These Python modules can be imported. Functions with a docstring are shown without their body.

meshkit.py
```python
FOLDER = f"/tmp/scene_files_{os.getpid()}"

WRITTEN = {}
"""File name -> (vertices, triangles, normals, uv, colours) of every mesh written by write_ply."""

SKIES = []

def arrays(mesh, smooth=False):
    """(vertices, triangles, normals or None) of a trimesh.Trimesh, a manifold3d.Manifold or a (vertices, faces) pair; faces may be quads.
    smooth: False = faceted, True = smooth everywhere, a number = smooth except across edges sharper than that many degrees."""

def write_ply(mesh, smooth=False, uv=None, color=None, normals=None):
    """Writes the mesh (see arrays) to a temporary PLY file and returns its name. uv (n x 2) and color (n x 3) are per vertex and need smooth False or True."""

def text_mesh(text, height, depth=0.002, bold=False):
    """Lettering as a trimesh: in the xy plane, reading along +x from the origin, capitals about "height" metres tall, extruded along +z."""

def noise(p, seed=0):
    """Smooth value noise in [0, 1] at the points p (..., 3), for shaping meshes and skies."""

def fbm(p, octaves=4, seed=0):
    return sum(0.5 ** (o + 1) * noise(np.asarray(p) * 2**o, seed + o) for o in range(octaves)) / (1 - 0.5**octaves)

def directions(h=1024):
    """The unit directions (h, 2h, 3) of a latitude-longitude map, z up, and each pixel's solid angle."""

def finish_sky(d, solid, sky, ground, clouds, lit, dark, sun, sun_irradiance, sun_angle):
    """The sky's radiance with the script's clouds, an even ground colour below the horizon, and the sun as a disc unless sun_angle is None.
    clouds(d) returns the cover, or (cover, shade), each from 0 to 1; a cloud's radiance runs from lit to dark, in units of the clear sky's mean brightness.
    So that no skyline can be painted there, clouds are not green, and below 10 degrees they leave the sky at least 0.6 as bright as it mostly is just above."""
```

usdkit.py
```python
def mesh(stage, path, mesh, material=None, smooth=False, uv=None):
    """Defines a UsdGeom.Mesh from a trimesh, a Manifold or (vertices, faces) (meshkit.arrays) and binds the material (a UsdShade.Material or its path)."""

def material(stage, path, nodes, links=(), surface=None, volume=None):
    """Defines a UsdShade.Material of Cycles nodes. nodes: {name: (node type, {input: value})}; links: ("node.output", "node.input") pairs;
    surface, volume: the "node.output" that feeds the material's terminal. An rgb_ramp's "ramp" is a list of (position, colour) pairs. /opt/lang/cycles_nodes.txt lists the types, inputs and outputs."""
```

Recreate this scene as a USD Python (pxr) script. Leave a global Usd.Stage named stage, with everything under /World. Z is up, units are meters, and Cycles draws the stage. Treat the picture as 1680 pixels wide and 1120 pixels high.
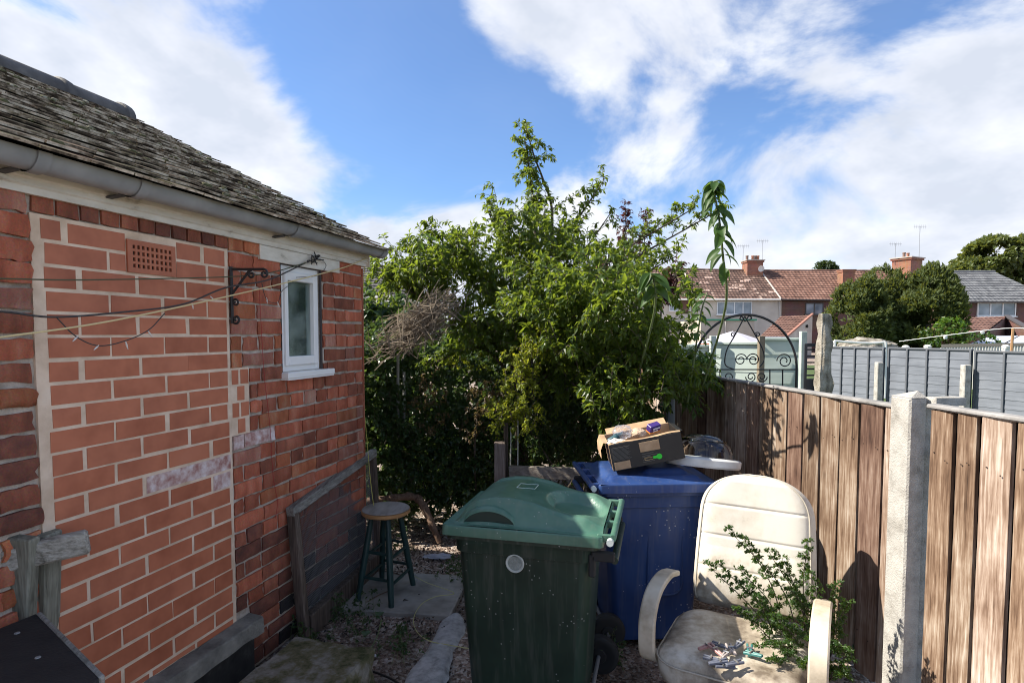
import math, random
import numpy as np
import trimesh
import usdkit, meshkit
from pxr import Usd, UsdGeom, UsdLux, UsdShade, Gf, Sdf, Vt

stage = Usd.Stage.CreateInMemory()
UsdGeom.SetStageUpAxis(stage, 'Z')
UsdGeom.SetStageMetersPerUnit(stage, 1.0)
UsdGeom.Xform.Define(stage, '/World')
UsdGeom.Scope.Define(stage, '/World/Looks')

# ------------------------------------------------------------------ camera, sky, sun, exposure
EYE = 1.75                       # camera height
PITCH = math.radians(3.0)        # slightly down
FOCAL = 970.0                    # in photograph pixels (width 1680)
cam = UsdGeom.Camera.Define(stage, '/World/camera')
cam.CreateProjectionAttr('perspective')
cam.CreateHorizontalApertureAttr(36.0)
cam.CreateVerticalApertureAttr(24.0)
cam.CreateFocalLengthAttr(36.0 * FOCAL / 1680.0)
cam.CreateVerticalApertureOffsetAttr(38.0 / 1680.0 * 36.0)
cam.CreateClippingRangeAttr(Gf.Vec2f(0.05, 2000.0))
cam.CreateFStopAttr(0.0)
cam.AddTranslateOp().Set(Gf.Vec3d(0, 0, EYE))
cam.AddRotateXOp().Set(90.0 - math.degrees(PITCH))
EXPOSURE = 1.15
SKY_STRENGTH = 0.082
cam.CreateExposureAttr(EXPOSURE)

SUN_ELEV = math.radians(42.5)
SUN_AZ = math.atan2(-0.99, 0.07)         # atan2(x, y) of the direction towards the sun
SUN_DIR = np.array([math.cos(SUN_ELEV) * math.sin(SUN_AZ), math.cos(SUN_ELEV) * math.cos(SUN_AZ), math.sin(SUN_ELEV)])
sun = UsdLux.DistantLight.Define(stage, '/World/sun')
sun.CreateIntensityAttr(1.25)
sun.CreateAngleAttr(0.5)
sun.CreateNormalizeAttr(True)
sun.CreateColorAttr(Gf.Vec3f(1.0, 0.93, 0.82))
_z = SUN_DIR
_x = np.cross([0, 0, 1.0], _z); _x /= np.linalg.norm(_x)
_y = np.cross(_z, _x)
sun.AddTransformOp().Set(Gf.Matrix4d(*_x, 0, *_y, 0, *_z, 0, 0, 0, 20, 1))


def direction(px, py):
    """unit direction of a photograph pixel: used to place clouds where the sky has them"""
    d = np.array([(px - 840.0) / FOCAL, 1.0, (547.0 - py) / FOCAL])
    return d / np.linalg.norm(d)


def sky_material():
    nodes = {
        'tc': ('texture_coordinate', {}),
        'sky': ('sky_texture', {'sky_type': 'single_scattering', 'sun_disc': False, 'sun_elevation': SUN_ELEV, 'sun_rotation': SUN_AZ,
                                'altitude': 50.0, 'air_density': 1.0, 'aerosol_density': 0.6, 'ozone_density': 2.2}),
        'sep': ('separate_xyz', {}),
        # the cloud sheet is flattened towards the horizon
        'zc': ('math', {'math_type': 'maximum', 'value2': 0.0}),
        'zo': ('math', {'math_type': 'add', 'value2': 0.55}),
        'dv': ('vector_math', {'math_type': 'divide'}),
        'zv': ('combine_xyz', {}),
        'n1': ('noise_texture', {'scale': 2.7, 'detail': 10.0, 'roughness': 0.55, 'distortion': 0.35}),
        'n1b': ('math', {'math_type': 'multiply_add', 'value2': 2.2, 'value3': -0.58}),
        'n2': ('noise_texture', {'scale': 5.0, 'detail': 6.0, 'roughness': 0.55}),
        'off': ('vector_math', {'math_type': 'add', 'vector2': (3.1, 1.7, 0.4)}),
        'mp': ('mapping', {'location': (0.35, 0.1, 0.6), 'scale': (1.0, 1.0, 1.25)}),
    }
    links = [('tc.generated', 'sep.vector'), ('sep.z', 'zc.value1'), ('zc.value', 'zo.value1'), ('zo.value', 'zv.x'), ('zo.value', 'zv.y'), ('zo.value', 'zv.z'),
             ('tc.generated', 'dv.vector1'), ('zv.vector', 'dv.vector2'), ('dv.vector', 'mp.vector'), ('mp.vector', 'n1.vector'), ('n1.fac', 'n1b.value1'), ('dv.vector', 'off.vector1'), ('off.vector', 'n2.vector')]
    # the large masses of cloud and the gaps of blue: (pixel, radius, amount)
    blobs = [(60, 40, .34, .20), (330, 100, .28, .18), (440, 185, .13, .20), (300, 250, .22, .15), (480, 300, .08, .08), (640, 390, .20, .24), (880, 75, .17, .20), (990, 110, .12, .12), (1280, 280, .46, .11), (1560, 80, .24, .10), (1620, 250, .36, .10),
             (1080, 200, .20, .10), (1500, 430, .6, .12), (900, 420, .4, .10), (1000, 330, .25, .08), (610, 190, .24, -.30), (700, 30, .26, -.20), (650, 290, .14, -.12), (550, 60, .10, -.06), (790, 210, .15, -.18), (1150, 330, .14, -.08), (1120, 0, .24, -.28), (1340, 0, .26, -.26), (900, 190, .12, -.12), (1440, 120, .12, -.18), (930, 150, .09, -.16), (1000, 20, .08, -.06)]
    last = 'n1b.value'
    for i, (px, py, r, a) in enumerate(blobs):
        d = direction(px, py)
        nodes[f'd{i}'] = ('vector_math', {'math_type': 'distance', 'vector2': tuple(d)})
        nodes[f'm{i}'] = ('map_range', {'range_type': 'smoothstep', 'from_min': r, 'from_max': 0.0, 'to_min': 0.0, 'to_max': a, 'clamp': True})
        nodes[f'a{i}'] = ('math', {'math_type': 'add'})
        links += [('tc.generated', f'd{i}.vector1'), (f'd{i}.value', f'm{i}.value'), (f'm{i}.result', f'a{i}.value1'), (last, f'a{i}.value2')]
        last = f'a{i}.value'
    nodes['cover'] = ('map_range', {'range_type': 'smoothstep', 'from_min': 0.42, 'from_max': 0.76, 'to_min': 0.05, 'to_max': 0.96, 'clamp': True})
    # thick cloud turns grey, thin edges stay white
    nodes['thick'] = ('map_range', {'from_min': 0.62, 'from_max': 1.0, 'to_min': 0.0, 'to_max': -0.16, 'clamp': True})
    nodes['sh'] = ('math', {'math_type': 'add'})
    nodes['shade'] = ('rgb_ramp', {'ramp': [(0.30, (4.1, 4.4, 5.0)), (0.45, (4.9, 5.1, 5.6)), (0.56, (5.6, 5.75, 6.0)), (0.70, (6.9, 6.85, 6.8))]})
    nodes['haze'] = ('map_range', {'from_min': 0.0, 'from_max': 0.22, 'to_min': 0.5, 'to_max': 0.0, 'clamp': True})
    nodes['tint'] = ('mix', {'mix_type': 'multiply', 'fac': 1.0, 'color2': (0.66, 0.86, 1.10)})
    nodes['mx'] = ('mix', {})
    nodes['hz'] = ('mix', {'color2': (4.3, 4.8, 5.6)})
    nodes['bg'] = ('background_shader', {'strength': SKY_STRENGTH})
    links += [(last, 'cover.value'), (last, 'thick.value'), ('n2.fac', 'sh.value1'), ('thick.result', 'sh.value2'), ('sh.value', 'shade.fac'), ('sky.color', 'tint.color1'), ('tint.color', 'hz.color1'), ('sep.z', 'haze.value'), ('haze.result', 'hz.fac'),
              ('hz.color', 'mx.color1'), ('shade.color', 'mx.color2'), ('cover.result', 'mx.fac'), ('mx.color', 'bg.color')]
    return usdkit.material(stage, '/World/Looks/sky', nodes, links, surface='bg.background')


dome = UsdLux.DomeLight.Define(stage, '/World/sky')
dome.CreateIntensityAttr(1.0)
UsdShade.MaterialBindingAPI.Apply(dome.GetPrim()).Bind(sky_material())
dome.GetPrim().SetCustomDataByKey('kind', 'structure')
dome.GetPrim().SetCustomDataByKey('label', 'blue sky with broad white and grey clouds')

# ------------------------------------------------------------------ helpers
rng = np.random.default_rng(7)
COUNT = {}
BASE = {}
RESIZE = None


def numbered(parent, name):
    k = (parent, name)
    n = COUNT.get(k, 0)
    COUNT[k] = n + 1
    return name if n == 0 else f'{name}_{n:03d}'


def setdata(prim, label=None, cat=None, group=None, kind=None):
    for k, v in (('label', label), ('category', cat), ('group', group), ('kind', kind)):
        if v:
            prim.SetCustomDataByKey(k, v)


def thing(name, label, cat, base=(0, 0, 0), group=None, kind=None):
    path = '/World/' + numbered('/World', name)
    x = UsdGeom.Xform.Define(stage, path)
    x.AddTranslateOp().Set(Gf.Vec3d(*map(float, base)))
    BASE[path] = np.array(base, float)
    setdata(x.GetPrim(), label, cat, group, kind)
    return path


def part(parent, name, mesh, mat, smooth=False, label=None, kind=None, tone=None):
    """a mesh in world coordinates as a child of the thing or part at the path parent"""
    path = parent + '/' + numbered(parent, name)
    b = BASE[parent]
    BASE[path] = b
    v, f = vf(mesh)
    if RESIZE:
        v = RESIZE[0] + (v - RESIZE[0]) * RESIZE[1]
    m = usdkit.mesh(stage, path, (v - b, f), mat, smooth=smooth)
    if label:
        m.GetPrim().SetCustomDataByKey('label', label)
    if kind:
        m.GetPrim().SetCustomDataByKey('kind', kind)
    if tone is not None:
        UsdGeom.PrimvarsAPI(m).CreatePrimvar('tone', Sdf.ValueTypeNames.FloatArray, 'vertex').Set(Vt.FloatArray.FromNumpy(np.asarray(tone, np.float32)))
    return path


def single(name, mesh, mat, label=None, cat=None, group=None, kind=None, smooth=False):
    """a thing (or piece of the setting) that is one mesh"""
    path = '/World/' + numbered('/World', name)
    BASE[path] = np.zeros(3)
    m = usdkit.mesh(stage, path, vf(mesh), mat, smooth=smooth)
    setdata(m.GetPrim(), label, cat, group, kind)
    return path


def vf(m):
    if isinstance(m, tuple):
        return np.asarray(m[0], float), np.asarray(m[1], int)
    if hasattr(m, 'to_mesh'):
        q = m.to_mesh()
        return np.asarray(q.vert_properties[:, :3], float), np.asarray(q.tri_verts, int)
    return np.asarray(m.vertices, float), np.asarray(m.faces, int)


def cat_(ms):
    V, F, n = [], [], 0
    for m in ms:
        v, f = vf(m)
        V.append(v); F.append(f + n); n += len(v)
    return np.vstack(V), np.vstack(F)


def unit(a):
    a = np.asarray(a, float)
    return a / np.linalg.norm(a)


def frame(ax, up=(0, 0, 1)):
    """columns: x along ax, y, z nearest to up"""
    ax = unit(ax); y = unit(np.cross(up, ax)); z = np.cross(ax, y)
    return np.stack([ax, y, z], 1)


def put(m, R=None, t=(0, 0, 0)):
    v, f = vf(m)
    if R is not None:
        v = v @ np.asarray(R).T
    return v + np.asarray(t, float), f


def rotx(a): c, s = math.cos(a), math.sin(a); return np.array([[1, 0, 0], [0, c, -s], [0, s, c]])
def roty(a): c, s = math.cos(a), math.sin(a); return np.array([[c, 0, s], [0, 1, 0], [-s, 0, c]])
def rotz(a): c, s = math.cos(a), math.sin(a); return np.array([[c, -s, 0], [s, c, 0], [0, 0, 1]])


_BOXF = np.array([[0, 2, 1], [1, 2, 3], [4, 5, 6], [5, 7, 6], [0, 1, 4], [1, 5, 4], [2, 6, 3], [3, 6, 7], [0, 4, 2], [2, 4, 6], [1, 3, 5], [3, 7, 5]])


def box(size, c=(0, 0, 0), R=None):
    s = np.asarray(size, float) / 2
    v = np.array([[x, y, z] for x in (-1, 1) for y in (-1, 1) for z in (-1, 1)]) * s
    # index = 4x+2y+z
    f = np.array([[0, 1, 3], [0, 3, 2], [4, 6, 7], [4, 7, 5], [0, 4, 5], [0, 5, 1], [2, 3, 7], [2, 7, 6], [0, 2, 6], [0, 6, 4], [1, 5, 7], [1, 7, 3]])
    if R is not None:
        v = v @ np.asarray(R).T
    return v + np.asarray(c, float), f


def rbox(size, b=.004, c=(0, 0, 0), R=None):
    """a box with chamfered edges"""
    s = np.asarray(size, float) / 2
    b = min(b, s.min() * .8)
    pts = []
    for sx in (-1, 1):
        for sy in (-1, 1):
            for sz in (-1, 1):
                for k in range(3):
                    p = s - b
                    p[k] = s[k]
                    pts.append(p * (sx, sy, sz))
    h = trimesh.convex.convex_hull(np.array(pts))
    return put((h.vertices, h.faces), R, c)


def beam(a, b, w, h, up=(0, 0, 1), bev=.004):
    a, b = np.asarray(a, float), np.asarray(b, float)
    R = frame(b - a, up)
    return rbox((np.linalg.norm(b - a), w, h), bev, (a + b) / 2, R)


def tube(pts, r, n=7, caps=True):
    pts = np.asarray(pts, float)
    r = np.atleast_1d(np.asarray(r, float))
    r = np.interp(np.linspace(0, 1, len(pts)), np.linspace(0, 1, len(r)), r) if len(r) > 1 else np.full(len(pts), r[0])
    t = np.gradient(pts, axis=0)
    t /= np.linalg.norm(t, axis=1, keepdims=True) + 1e-12
    nrm = np.cross(t[0], [0, 0, 1.0])
    if np.linalg.norm(nrm) < .1:
        nrm = np.cross(t[0], [1.0, 0, 0])
    V = []
    ang = np.arange(n) * 2 * np.pi / n
    for i in range(len(pts)):
        nrm = nrm - t[i] * (nrm @ t[i])
        nrm /= np.linalg.norm(nrm) + 1e-12
        bn = np.cross(t[i], nrm)
        V.append(pts[i] + r[i] * (np.cos(ang)[:, None] * nrm + np.sin(ang)[:, None] * bn))
    V = np.vstack(V)
    F = []
    for i in range(len(pts) - 1):
        for k in range(n):
            a, b = i * n + k, i * n + (k + 1) % n
            F += [[a, b, a + n], [b, b + n, a + n]]
    if caps:
        m = len(V)
        V = np.vstack([V, pts[:1], pts[-1:]])
        for k in range(n):
            F += [[m, (k + 1) % n, k], [m + 1, m - n + k, m - n + (k + 1) % n]]
    return V, np.array(F)


def spline(pts, n=24):
    """a smooth curve through the points (Catmull-Rom)"""
    P = np.asarray(pts, float)
    if len(P) < 3:
        return np.linspace(P[0], P[-1], n)
    Q = np.vstack([2 * P[0] - P[1], P, 2 * P[-1] - P[-2]])
    out = []
    for q in np.linspace(0, len(P) - 1 - 1e-9, n):
        i = int(q); t = q - i
        a, b, c, d = Q[i], Q[i + 1], Q[i + 2], Q[i + 3]
        out.append(.5 * (2 * b + (c - a) * t + (2 * a - 5 * b + 4 * c - d) * t * t + (3 * b - a - 3 * c + d) * t ** 3))
    return np.array(out)


def lathe(prof, n=28):
    """a solid of revolution about z of (radius, height) points, from bottom to top"""
    prof = np.asarray(prof, float)
    ang = np.arange(n) * 2 * np.pi / n
    V = np.vstack([np.stack([r * np.cos(ang), r * np.sin(ang), np.full(n, z)], 1) for r, z in prof])
    F = []
    for i in range(len(prof) - 1):
        for k in range(n):
            a, b = i * n + k, i * n + (k + 1) % n
            F += [[a, b, b + n], [a, b + n, a + n]]
    return V, np.array(F)


def prism(poly, h, R=None, t=(0, 0, 0)):
    from shapely.geometry import Polygon
    m = trimesh.creation.extrude_polygon(Polygon(poly), h, engine='earcut')
    return put(m, R, t)


def grid(P):
    """a sheet of (rows, columns, 3) points"""
    a, b, _ = P.shape
    idx = np.arange(a * b).reshape(a, b)
    q = np.stack([idx[:-1, :-1], idx[1:, :-1], idx[1:, 1:], idx[:-1, 1:]], -1).reshape(-1, 4)
    return P.reshape(-1, 3), np.vstack([q[:, [0, 1, 2]], q[:, [0, 2, 3]]])


def leaves(P, D, N, L, W, curl=.25, fold=.25):
    """leaf blades: base points P, directions D, face normals N, lengths L, widths W"""
    P, D, N = (np.asarray(x, float) for x in (P, D, N))
    n = len(P)
    L = np.broadcast_to(np.asarray(L, float), (n,))[:, None]
    W = np.broadcast_to(np.asarray(W, float), (n,))[:, None]
    D = D / (np.linalg.norm(D, axis=1, keepdims=True) + 1e-9)
    S = np.cross(N, D); S /= np.linalg.norm(S, axis=1, keepdims=True) + 1e-9
    N = np.cross(D, S)
    mid = P + D * L * .45 + N * L * curl * .25
    tip = P + D * L * .96 - N * L * curl * .35
    V = np.stack([P, mid + S * W * .5 + N * W * fold, mid, mid - S * W * .5 + N * W * fold, tip], 1).reshape(-1, 3)
    o = np.arange(n)[:, None, None] * 5
    F = (np.array([[0, 2, 1], [0, 3, 2], [1, 2, 4], [2, 3, 4]])[None] + o).reshape(-1, 3)
    return V, F


def big_leaf(P, D, N, L, W, curl=.3, k=6):
    """one large leaf with a midrib fold and a pointed tip"""
    D = unit(D); S = unit(np.cross(N, D)); N = np.cross(D, S)
    rows = []
    for i in range(k + 1):
        t = i / k
        w = W * .5 * (math.sin(math.pi * t ** .8) ** .9 if 0 < t < 1 else 0.02)
        c = np.asarray(P) + D * L * (t - .12 * curl * t * t) + N * L * curl * (.35 * t - .9 * t * t)
        rows.append([c + S * w + N * w * .35, c + S * w * .5 + N * w * .1, c, c - S * w * .5 + N * w * .1, c - S * w + N * w * .35])
    return grid(np.array(rows))


def rand_unit(n, r=rng):
    v = r.normal(size=(n, 3))
    return v / np.linalg.norm(v, axis=1, keepdims=True)


# pixels of the photograph -> points of the place (used to measure the place)
_F = np.array([0, math.cos(PITCH), -math.sin(PITCH)]); _U = np.array([0, math.sin(PITCH), math.cos(PITCH)])
_E = np.array([0, 0, EYE])


def ray(px, py):
    return np.array([(px - 840.) / FOCAL, 0, 0]) - (py - 598.) / FOCAL * _U + _F


def at(px, py, Y):
    d = ray(px, py)
    return _E + d * (Y / d[1])


def on_ground(px, py, z=0.0):
    d = ray(px, py)
    return _E + d * ((z - EYE) / d[2])


# ------------------------------------------------------------------ materials
MATS = {}


def mat(name, nodes, links=(), surface='p.BSDF'):
    MATS[name] = usdkit.material(stage, '/World/Looks/' + name, nodes, links, surface)
    return MATS[name]


def plain(name, col, rough=.6, **kw):
    return mat(name, {'p': ('principled_bsdf', {'base_color': col, 'roughness': rough, **kw})})


def mottled(name, cols, scale=8., rough=.8, bump=.2, bscale=None, detail=6., stretch=(1, 1, 1), per_object=0., rough2=None, spec=.4, coord='geometry.position', bdist=.01):
    """cols: ramp of a noise over position; stretch squeezes the noise; per_object varies the brightness from mesh to mesh"""
    cd = coord.split('.')
    nodes = {'co': (cd[0], {}), 'mp': ('mapping', {'scale': stretch}), 'n': ('noise_texture', {'scale': scale, 'detail': detail, 'roughness': .6}),
             'r': ('rgb_ramp', {'ramp': cols}), 'nb': ('noise_texture', {'scale': bscale or scale * 4, 'detail': 5., 'roughness': .65}),
             'b': ('bump', {'strength': bump, 'distance': bdist}), 'p': ('principled_bsdf', {'roughness': rough, 'specular_ior_level': spec})}
    links = [(f'co.{cd[1]}', 'mp.vector'), ('mp.vector', 'n.vector'), ('n.fac', 'r.fac'), ('mp.vector', 'nb.vector'), ('nb.fac', 'b.height'), ('b.normal', 'p.normal')]
    if per_object:
        nodes |= {'oi': ('object_info', {}), 'mr': ('map_range', {'to_min': 1 - per_object, 'to_max': 1 + per_object}), 'h': ('hsv', {}),
                  'o3': ('vector_math', {'math_type': 'scale', 'vector1': (7.3, 3.9, 5.7)}), 'ad': ('vector_math', {'math_type': 'add'}), 'sc': ('math', {'math_type': 'multiply', 'value2': 9.0})}
        links = [l for l in links if l != ('mp.vector', 'n.vector')]
        links += [('oi.random', 'mr.value'), ('mr.result', 'h.value'), ('r.color', 'h.color'), ('h.color', 'p.base_color'),
                  ('oi.random', 'sc.value1'), ('sc.value', 'o3.scale'), ('mp.vector', 'ad.vector1'), ('o3.vector', 'ad.vector2'), ('ad.vector', 'n.vector')]
    else:
        links += [('r.color', 'p.base_color')]
    if rough2:
        nodes['rr'] = ('map_range', {'to_min': rough, 'to_max': rough2})
        links += [('n.fac', 'rr.value'), ('rr.result', 'p.roughness')]
    return mat(name, nodes, links)


def leaf_mat(name, dark, mid, light, trans=.45, rough=.42):
    """leaf blades: each blade its own tone, sunlight passes through"""
    tr = tuple(min(1, c * k) for c, k in zip(light, (1.5, 1.45, .7)))
    return mat(name, {'g': ('geometry', {}), 'r': ('rgb_ramp', {'ramp': [(0, dark), (.45, mid), (.8, mid), (1, light)]}),
                      'p': ('principled_bsdf', {'roughness': rough, 'specular_ior_level': .45}), 't': ('translucent_bsdf', {}),
                      'tm': ('mix', {'fac': .55, 'color2': tr}), 'm': ('mix_closure', {'fac': trans})},
               [('g.random_per_island', 'r.fac'), ('r.color', 'p.base_color'), ('r.color', 'tm.color1'), ('tm.color', 't.color'), ('p.BSDF', 'm.closure1'), ('t.BSDF', 'm.closure2')], surface='m.closure')

# ------------------------------------------------------------------ the outhouse (wall frame: s along the wall, z up, off out of the wall)
P1 = np.array([-1.615, 2.048, 0.0])
WU = unit(np.array([.559, 2.048, 0.0]))
WN = np.array([WU[1], -WU[0], 0.0])
WR = np.stack([WU, WN * -1, np.array([0, 0, 1.0])], 1)      # local x along, y inwards, z up


def wp(s, z, off=0.0):
    return P1 + WU * s + WN * off + np.array([0, 0, z])


def on_wall(px, py, off=0.0):
    d = ray(px, py)
    q = P1 + WN * off
    t = ((q - _E) @ WN) / (d @ WN)
    p = _E + d * t
    return (p - P1) @ WU, p[2]


def wbox(s0, s1, z0, z1, o0, o1, bev=0):
    c = wp((s0 + s1) / 2, (z0 + z1) / 2, (o0 + o1) / 2)
    size = (s1 - s0, o1 - o0, z1 - z0)
    return rbox(size, bev, c, WR) if bev else box(size, c, WR)


def brick_mesh(s0, s1, z0, z1, proud, depth, rough, r):
    """a brick whose face bulges and whose arrises are worn; local grid on the face"""
    nx = 5 if rough > .002 and s1 - s0 > .1 else 3 if rough > .002 else 2
    nz = 4 if rough > .002 else 2
    S, Z = np.meshgrid(np.linspace(0, 1, nx), np.linspace(0, 1, nz), indexing='ij')
    edge = np.minimum(np.minimum(S, 1 - S) * (s1 - s0), np.minimum(Z, 1 - Z) * (z1 - z0))
    off = np.where(edge < 1e-6, proud - rough * 1.0, proud) + r.normal(0, rough * .35, S.shape)
    ss = s0 + S * (s1 - s0) + r.normal(0, rough * .55, S.shape)
    zz = z0 + Z * (z1 - z0) + r.normal(0, rough * .45, S.shape)
    front = P1 + ss[..., None] * WU + off[..., None] * WN + zz[..., None] * np.array([0, 0, 1.0])
    v, f = grid(front)
    # rim back into the mortar
    idx = np.arange(nx * nz).reshape(nx, nz)
    loop = np.concatenate([idx[:, 0], idx[-1, 1:], idx[-2::-1, -1], idx[0, -2:0:-1]])
    back = v[loop] - WN * depth
    n = len(v); m = len(loop)
    F = [f]
    for k in range(m):
        a, b = loop[k], loop[(k + 1) % m]
        F.append(np.array([[a, n + k, b], [b, n + k, n + (k + 1) % m]]))
    return np.vstack([v, back]), np.vstack(F)


def brick_mat(name, a, b, c, stripe=.0, rough=.85, bump=.7):
    return mat(name, {'g': ('geometry', {}), 'oi': ('object_info', {}), 'sc': ('math', {'math_type': 'multiply', 'value2': 37.}), 'cb': ('combine_xyz', {}), 'ad': ('vector_math', {'math_type': 'add'}),
                      'mp': ('mapping', {'scale': (1, 1, .28) if stripe else (1, 1, 1)}), 'n': ('noise_texture', {'scale': 15. if stripe else 11., 'detail': 7., 'roughness': .62}),
                      'n2': ('noise_texture', {'scale': 140., 'detail': 4., 'roughness': .7}), 'nm': ('mix', {'mix_type': 'overlay', 'fac': .6}),
                      'r': ('rgb_ramp', {'ramp': [(.25, a), (.5, b), (.72, c)]}), 'mr': ('map_range', {'to_min': .72, 'to_max': 1.25}), 'h': ('hsv', {}),
                      'b': ('bump', {'strength': bump, 'distance': .006}), 'p': ('principled_bsdf', {'roughness': rough, 'specular_ior_level': .3})},
               [('oi.random', 'sc.value1'), ('sc.value', 'cb.x'), ('sc.value', 'cb.z'), ('g.position', 'mp.vector'), ('mp.vector', 'ad.vector1'), ('cb.vector', 'ad.vector2'), ('ad.vector', 'n.vector'),
                ('g.position', 'n2.vector'), ('n.fac', 'r.fac'), ('r.color', 'nm.color1'), ('n2.color', 'nm.color2'), ('nm.color', 'h.color'), ('oi.random', 'mr.value'), ('mr.result', 'h.value'),
                ('h.color', 'p.base_color'), ('n2.fac', 'b.height'), ('b.normal', 'p.normal')])


OLD = [brick_mat('old_brick_red', (.21, .058, .032), (.38, .110, .060), (.48, .19, .12), 1),
       brick_mat('old_brick_brown', (.13, .048, .031), (.27, .088, .052), (.38, .15, .09), 1),
       brick_mat('old_brick_orange', (.24, .066, .030), (.38, .125, .058), (.46, .24, .14), 1),
       brick_mat('old_brick_dark', (.07, .035, .028), (.16, .058, .040), (.27, .10, .062), 0),
       brick_mat('old_brick_pale', (.24, .085, .06), (.36, .15, .105), (.47, .28, .21), 1)]
TAR = brick_mat('tarred_brick', (.012, .011, .012), (.022, .02, .021), (.05, .04, .04), 0, .55)
PAINT = [mottled('painted_brick_red', [(.28, (.32, .100, .052)), (.6, (.46, .158, .084)), (.85, (.50, .19, .11))], 5., .6, .12, 60., per_object=.05),
         mottled('painted_brick_rust', [(.28, (.30, .090, .045)), (.6, (.43, .142, .074)), (.85, (.48, .175, .10))], 6., .55, .12, 60., per_object=.06)]
WHITED = mottled('whitewashed_brick', [(.3, (.28, .10, .08)), (.5, (.50, .36, .33)), (.7, (.68, .62, .62))], 22., .8, .3, 90.)
CREAM = mottled('cream_painted_pointing', [(.3, (.50, .37, .26)), (.6, (.70, .55, .42)), (.8, (.76, .63, .50))], 9., .8, .25, 70.)
MORTAR = mottled('old_lime_mortar', [(.25, (.20, .165, .13)), (.5, (.44, .38, .32)), (.75, (.62, .56, .49))], 14., .95, .6, 80., bdist=.02)
MORTAR_DARK = mottled('dirty_mortar', [(.3, (.03, .028, .026)), (.6, (.09, .08, .075)), (.8, (.2, .19, .18))], 14., .95, .6, 80.)

house = thing('outhouse', 'red brick outhouse with a bricked-up painted doorway and mossy tiled roof', 'outhouse', P1)
WIN = (1.285, 1.655, 1.535, 2.135)          # s0, s1, z0, z1 of the window opening
S0, S1, ZT = -1.3, 2.165, 2.36
LEDGE = .31


def slab_with_hole(s0, s1, z0, z1, o0, o1, hole):
    from shapely.geometry import box as sbox
    p = sbox(s0, z0, s1, z1).difference(sbox(hole[0], hole[2], hole[1], hole[3]))
    m = trimesh.creation.extrude_polygon(p, o1 - o0, engine='earcut')
    v, f = vf(m)
    return P1 + v[:, :1] * WU + v[:, 1:2] * np.array([0, 0, 1.0]) + (o0 + v[:, 2:3]) * WN, f


wall = part(house, 'wall', slab_with_hole(S0, S1, .0, ZT, -.11, -.006, WIN), MORTAR)
# the return walls, the ceiling and the floor close the building
part(house, 'end_wall', cat_([box((.11, 3.9, ZT), wp(S1 - .056, ZT / 2, -.11 - 1.95), WR)]), OLD[1])
part(house, 'back_wall', box((3.6, .11, ZT), wp(.45, ZT / 2, -4.0), WR), OLD[1])
part(house, 'near_wall', box((.11, 3.9, ZT), wp(S0 + .05, ZT / 2, -.11 - 1.95), WR), OLD[1])
part(house, 'ceiling', box((3.6, 4.0, .02), wp(.45, ZT - .06, -2.1), WR), plain('ceiling_white', (.6, .6, .58), .9))
inner = plain('inner_wall_paint', (.50, .60, .46), .9)
part(house, 'inner_wall', box((1.4, .02, 2.0), wp(1.45, 1.2, -.50), WR), inner)
br = np.random.default_rng(11)
CH = .0822


def zrow(k):                     # top of course k; course 0 lies under the lintel course
    return 2.152 - CH * k


pointing = part(house, 'painted_pointing', cat_([wbox(-.038, .876, LEDGE, 2.157, -.006, .0035), wbox(.8765, 1.005, zrow(11) - .004, zrow(7) + .004, -.006, .0035)]), CREAM)


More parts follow.
